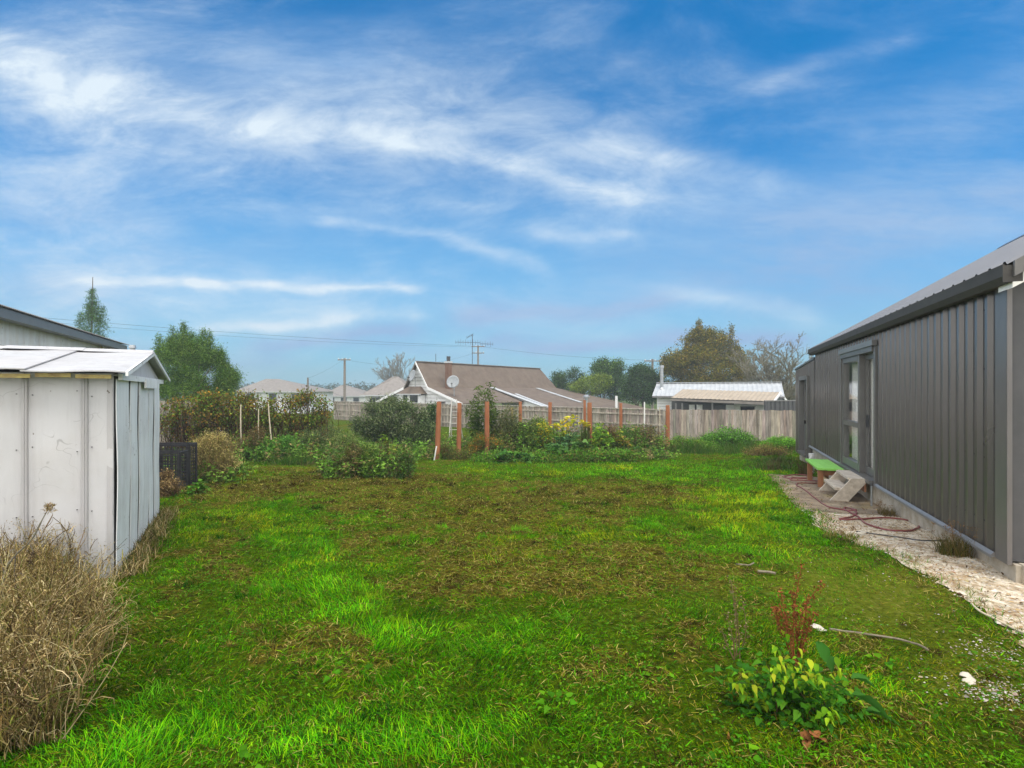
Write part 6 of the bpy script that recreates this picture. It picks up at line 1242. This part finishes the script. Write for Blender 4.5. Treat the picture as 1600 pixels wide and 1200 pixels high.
# grass tufts against the house wall
def tuft(label, px, py, n, ln, rad, cols, name='grass_tuft', seed=None):
    b = G(px, py); t_, n_ = tn(b.x, b.y)
    if n_ < .12 and t_ < 9: b = HW(float(t_), .12, 0); b.z = g(b.x, b.y)
    root = empty(name, b, label, 'tuft', 'tufts growing against the house plinth'); a = rng.uniform(0, 6.28, n); r = rad * np.sqrt(rng.uniform(0, 1, n)); p = np.stack([b.x + r * np.cos(a), b.y + r * np.sin(a), 0 * a], 1); t, nn = tn(p[:, 0], p[:, 1]); p = p[nn > .03]; n = len(p); p[:, 2] = gz(p[:, 0], p[:, 1])
    put('blades', blades(p, ln * rng.uniform(.4, 1.2, n), rng.uniform(.003, .006, n), rng.uniform(.0, .45, n), pick(cols, n, .25), .3, segs=3), M['grass'], root)
    k = max(6, n // 30); i = rng.choice(n, k); tp = p[i] + np.stack([rng.normal(0, .05, k), rng.normal(0, .05, k), ln * rng.uniform(.9, 1.45, k)], 1); cv = curved(p[i], tp, 6, .06)
    s = np.repeat(cv[:, 4:].reshape(-1, 3), 10, 0); s = s + rng.normal(size=s.shape) * .012
    put('seed_heads', [stems(cv, np.linspace(.002, .001, 6)[None], pick([(.22, .15, .07)], k), 3), leafcards(s, .018, pick([(.28, .17, .08), (.20, .12, .06)], len(s)), None, .4)], M['dry'], root)
tuft('tall brownish grass tuft with seed heads near the house corner', 1524, 872, 620, .24, .17, [(.16, .12, .03), (.10, .11, .02), (.20, .14, .05), (.08, .09, .02)])
tuft('small brown dry tuft against the plinth in the middle of the wall', 1432, 812, 260, .15, .12, [(.16, .11, .04), (.12, .10, .03), (.20, .15, .06)])
tuft('dry brown weed beside the white pipe stub', 1259, 742, 260, .42, .16, [(.13, .08, .035), (.17, .11, .05), (.09, .06, .03)])
tuft('straw tuft at the ragged edge of the concrete near the hose', 1312, 842, 240, .12, .18, [(.28, .21, .07), (.20, .17, .04), (.12, .14, .02)])
# leafy weed in the right foreground
def leafyweed():
    b = G(1238, 1120); root = empty('leafy_weed', b, 'leafy green weed with hanging yellow-green heart-shaped leaves in the grass', 'weed'); D = b.y
    k = 16; tips = np.array([tuple(P(x, y, D + rng.uniform(-.14, .18))) for x, y in ((1128, 1068), (1150, 1068), (1175, 1062), (1200, 1040), (1218, 1012), (1235, 1030), (1250, 1040), (1262, 1062), (1275, 1070), (1225, 1055), (1300, 1045), (1320, 1075), (1340, 1098), (1180, 1100), (1290, 1110), (1250, 1085))])
    bs = np.array(b)[None] + rng.normal(size=(k, 3)) * np.array([.07, .06, 0]); bs[:, 2] = gz(bs[:, 0], bs[:, 1]); cv = curved(bs, tips, 8, .10)
    put('stems', stems(cv, np.linspace(.0035, .0015, 8)[None], pick([(.10, .13, .04), (.12, .09, .04)], k), 5), M['leaf'], root)
    # lower dark leaves
    n = 620; j = rng.integers(0, k, n); s = rng.integers(1, 7, n); p = cv[j, s] + rng.normal(size=(n, 3)) * np.array([.075, .06, .04]); p[:, 2] = np.maximum(p[:, 2], gz(p[:, 0], p[:, 1]) + .015); d = rng.normal(size=(n, 3)) * np.array([1, 1, .35]) + unit(p - np.array(b)) * .5
    put('lower_leaves', bigleaves(p, rng.uniform(.022, .06, n), pick([(.035, .14, .008), (.055, .19, .010), (.025, .10, .008), (.08, .22, .012)], n, .3), d, .72), M['leaf'], root, smooth=True)
    j = np.repeat(np.arange(16), 14); p = cv[j, rng.integers(5, 8, len(j))] + np.array([0, -.02, .012]) + rng.normal(size=(len(j), 3)) * .03; d = rng.normal(size=p.shape) * np.array([.7, .7, .2]) + np.array([0, -.2, -.75])
    put('upper_leaves', bigleaves(p, rng.uniform(.022, .055, len(p)), pick([(.20, .38, .012), (.27, .42, .015), (.14, .32, .012), (.34, .40, .02)], len(p), .18), d, .62, droop=.2), M['leaf'], root, smooth=True)
    p = np.array([tuple(P(x, y, D - .2)) for x, y in ((1262, 1170), (1272, 1162), (1280, 1172), (1256, 1180), (1145, 1165))]) ; p[:, 2] = np.maximum(p[:, 2], gz(p[:, 0], p[:, 1]) + .02)
    put('withered_leaves', bigleaves(p, .07, pick([(.36, .17, .04), (.28, .12, .04)], len(p)), rng.normal(size=p.shape), .6, wav=.2), M['leaf'], root, smooth=True)
    q = np.array([tuple(P(x, y, D - .05)) for x, y in ((1330, 1060), (1300, 1050), (1352, 1112), (1330, 1085), (1290, 1035))]); q[:, 2] = np.maximum(q[:, 2], gz(q[:, 0], q[:, 1]) + .03)
    put('dock_leaves', bigleaves(q, rng.uniform(.12, .18, len(q)), pick([(.035, .13, .015), (.05, .16, .02)], len(q)), np.array([(1, .1, -.1), (.6, .6, .5), (1, -.2, 0), (.9, -.4, -.2), (.2, .8, .7)]), .38, shape=((0, .12), (.15, .7), (.4, 1), (.7, .75), (1, 0)), wav=.03), M['leaf'], root, smooth=True)
leafyweed()
def stalk(label, bpx, bpy, tips, cols, dens, name='dock_stalk', sz=.012):
    b = G(bpx, bpy); root = empty(name, b, label, 'weed', 'dry seed stalks in the lawn'); D = b.y; tp = np.array([tuple(P(x, y, D + rng.uniform(-.06, .06))) for x, y in tips]); n = len(tp)
    bs = np.array(b)[None] + rng.normal(size=(n, 3)) * np.array([.02, .02, 0]); cv = curved(bs, tp, 12, .05)
    put('stems', stems(cv, np.linspace(.0045, .0016, 12)[None], pick([cols[0]], n, .2), 5), M['dry'], root)
    s = np.repeat(cv[:, 4:].reshape(-1, 3), dens, 0); s = s + rng.normal(size=s.shape) * .011; put('seeds', leafcards(s, sz * rng.uniform(.5, 1.5, len(s)), pick(cols, len(s), .3), None, .7), M['dry'], root)
stalk('rust-red dry dock stalk standing behind the leafy weed', 1246, 1040, [(1253, 884), (1283, 915), (1238, 925), (1220, 925), (1262, 935), (1228, 960), (1272, 960), (1212, 950)], [(.22, .07, .025), (.15, .05, .02), (.28, .11, .035)], 22, sz=.014)
stalk('thin brown stalk with pale tufted head left of the rust-red dock', 1150, 1030, [(1142, 905), (1148, 930), (1160, 940), (1135, 960), (1128, 985)], [(.18, .12, .06), (.24, .19, .10), (.12, .10, .05)], 6, 'dry_stalk', .014)
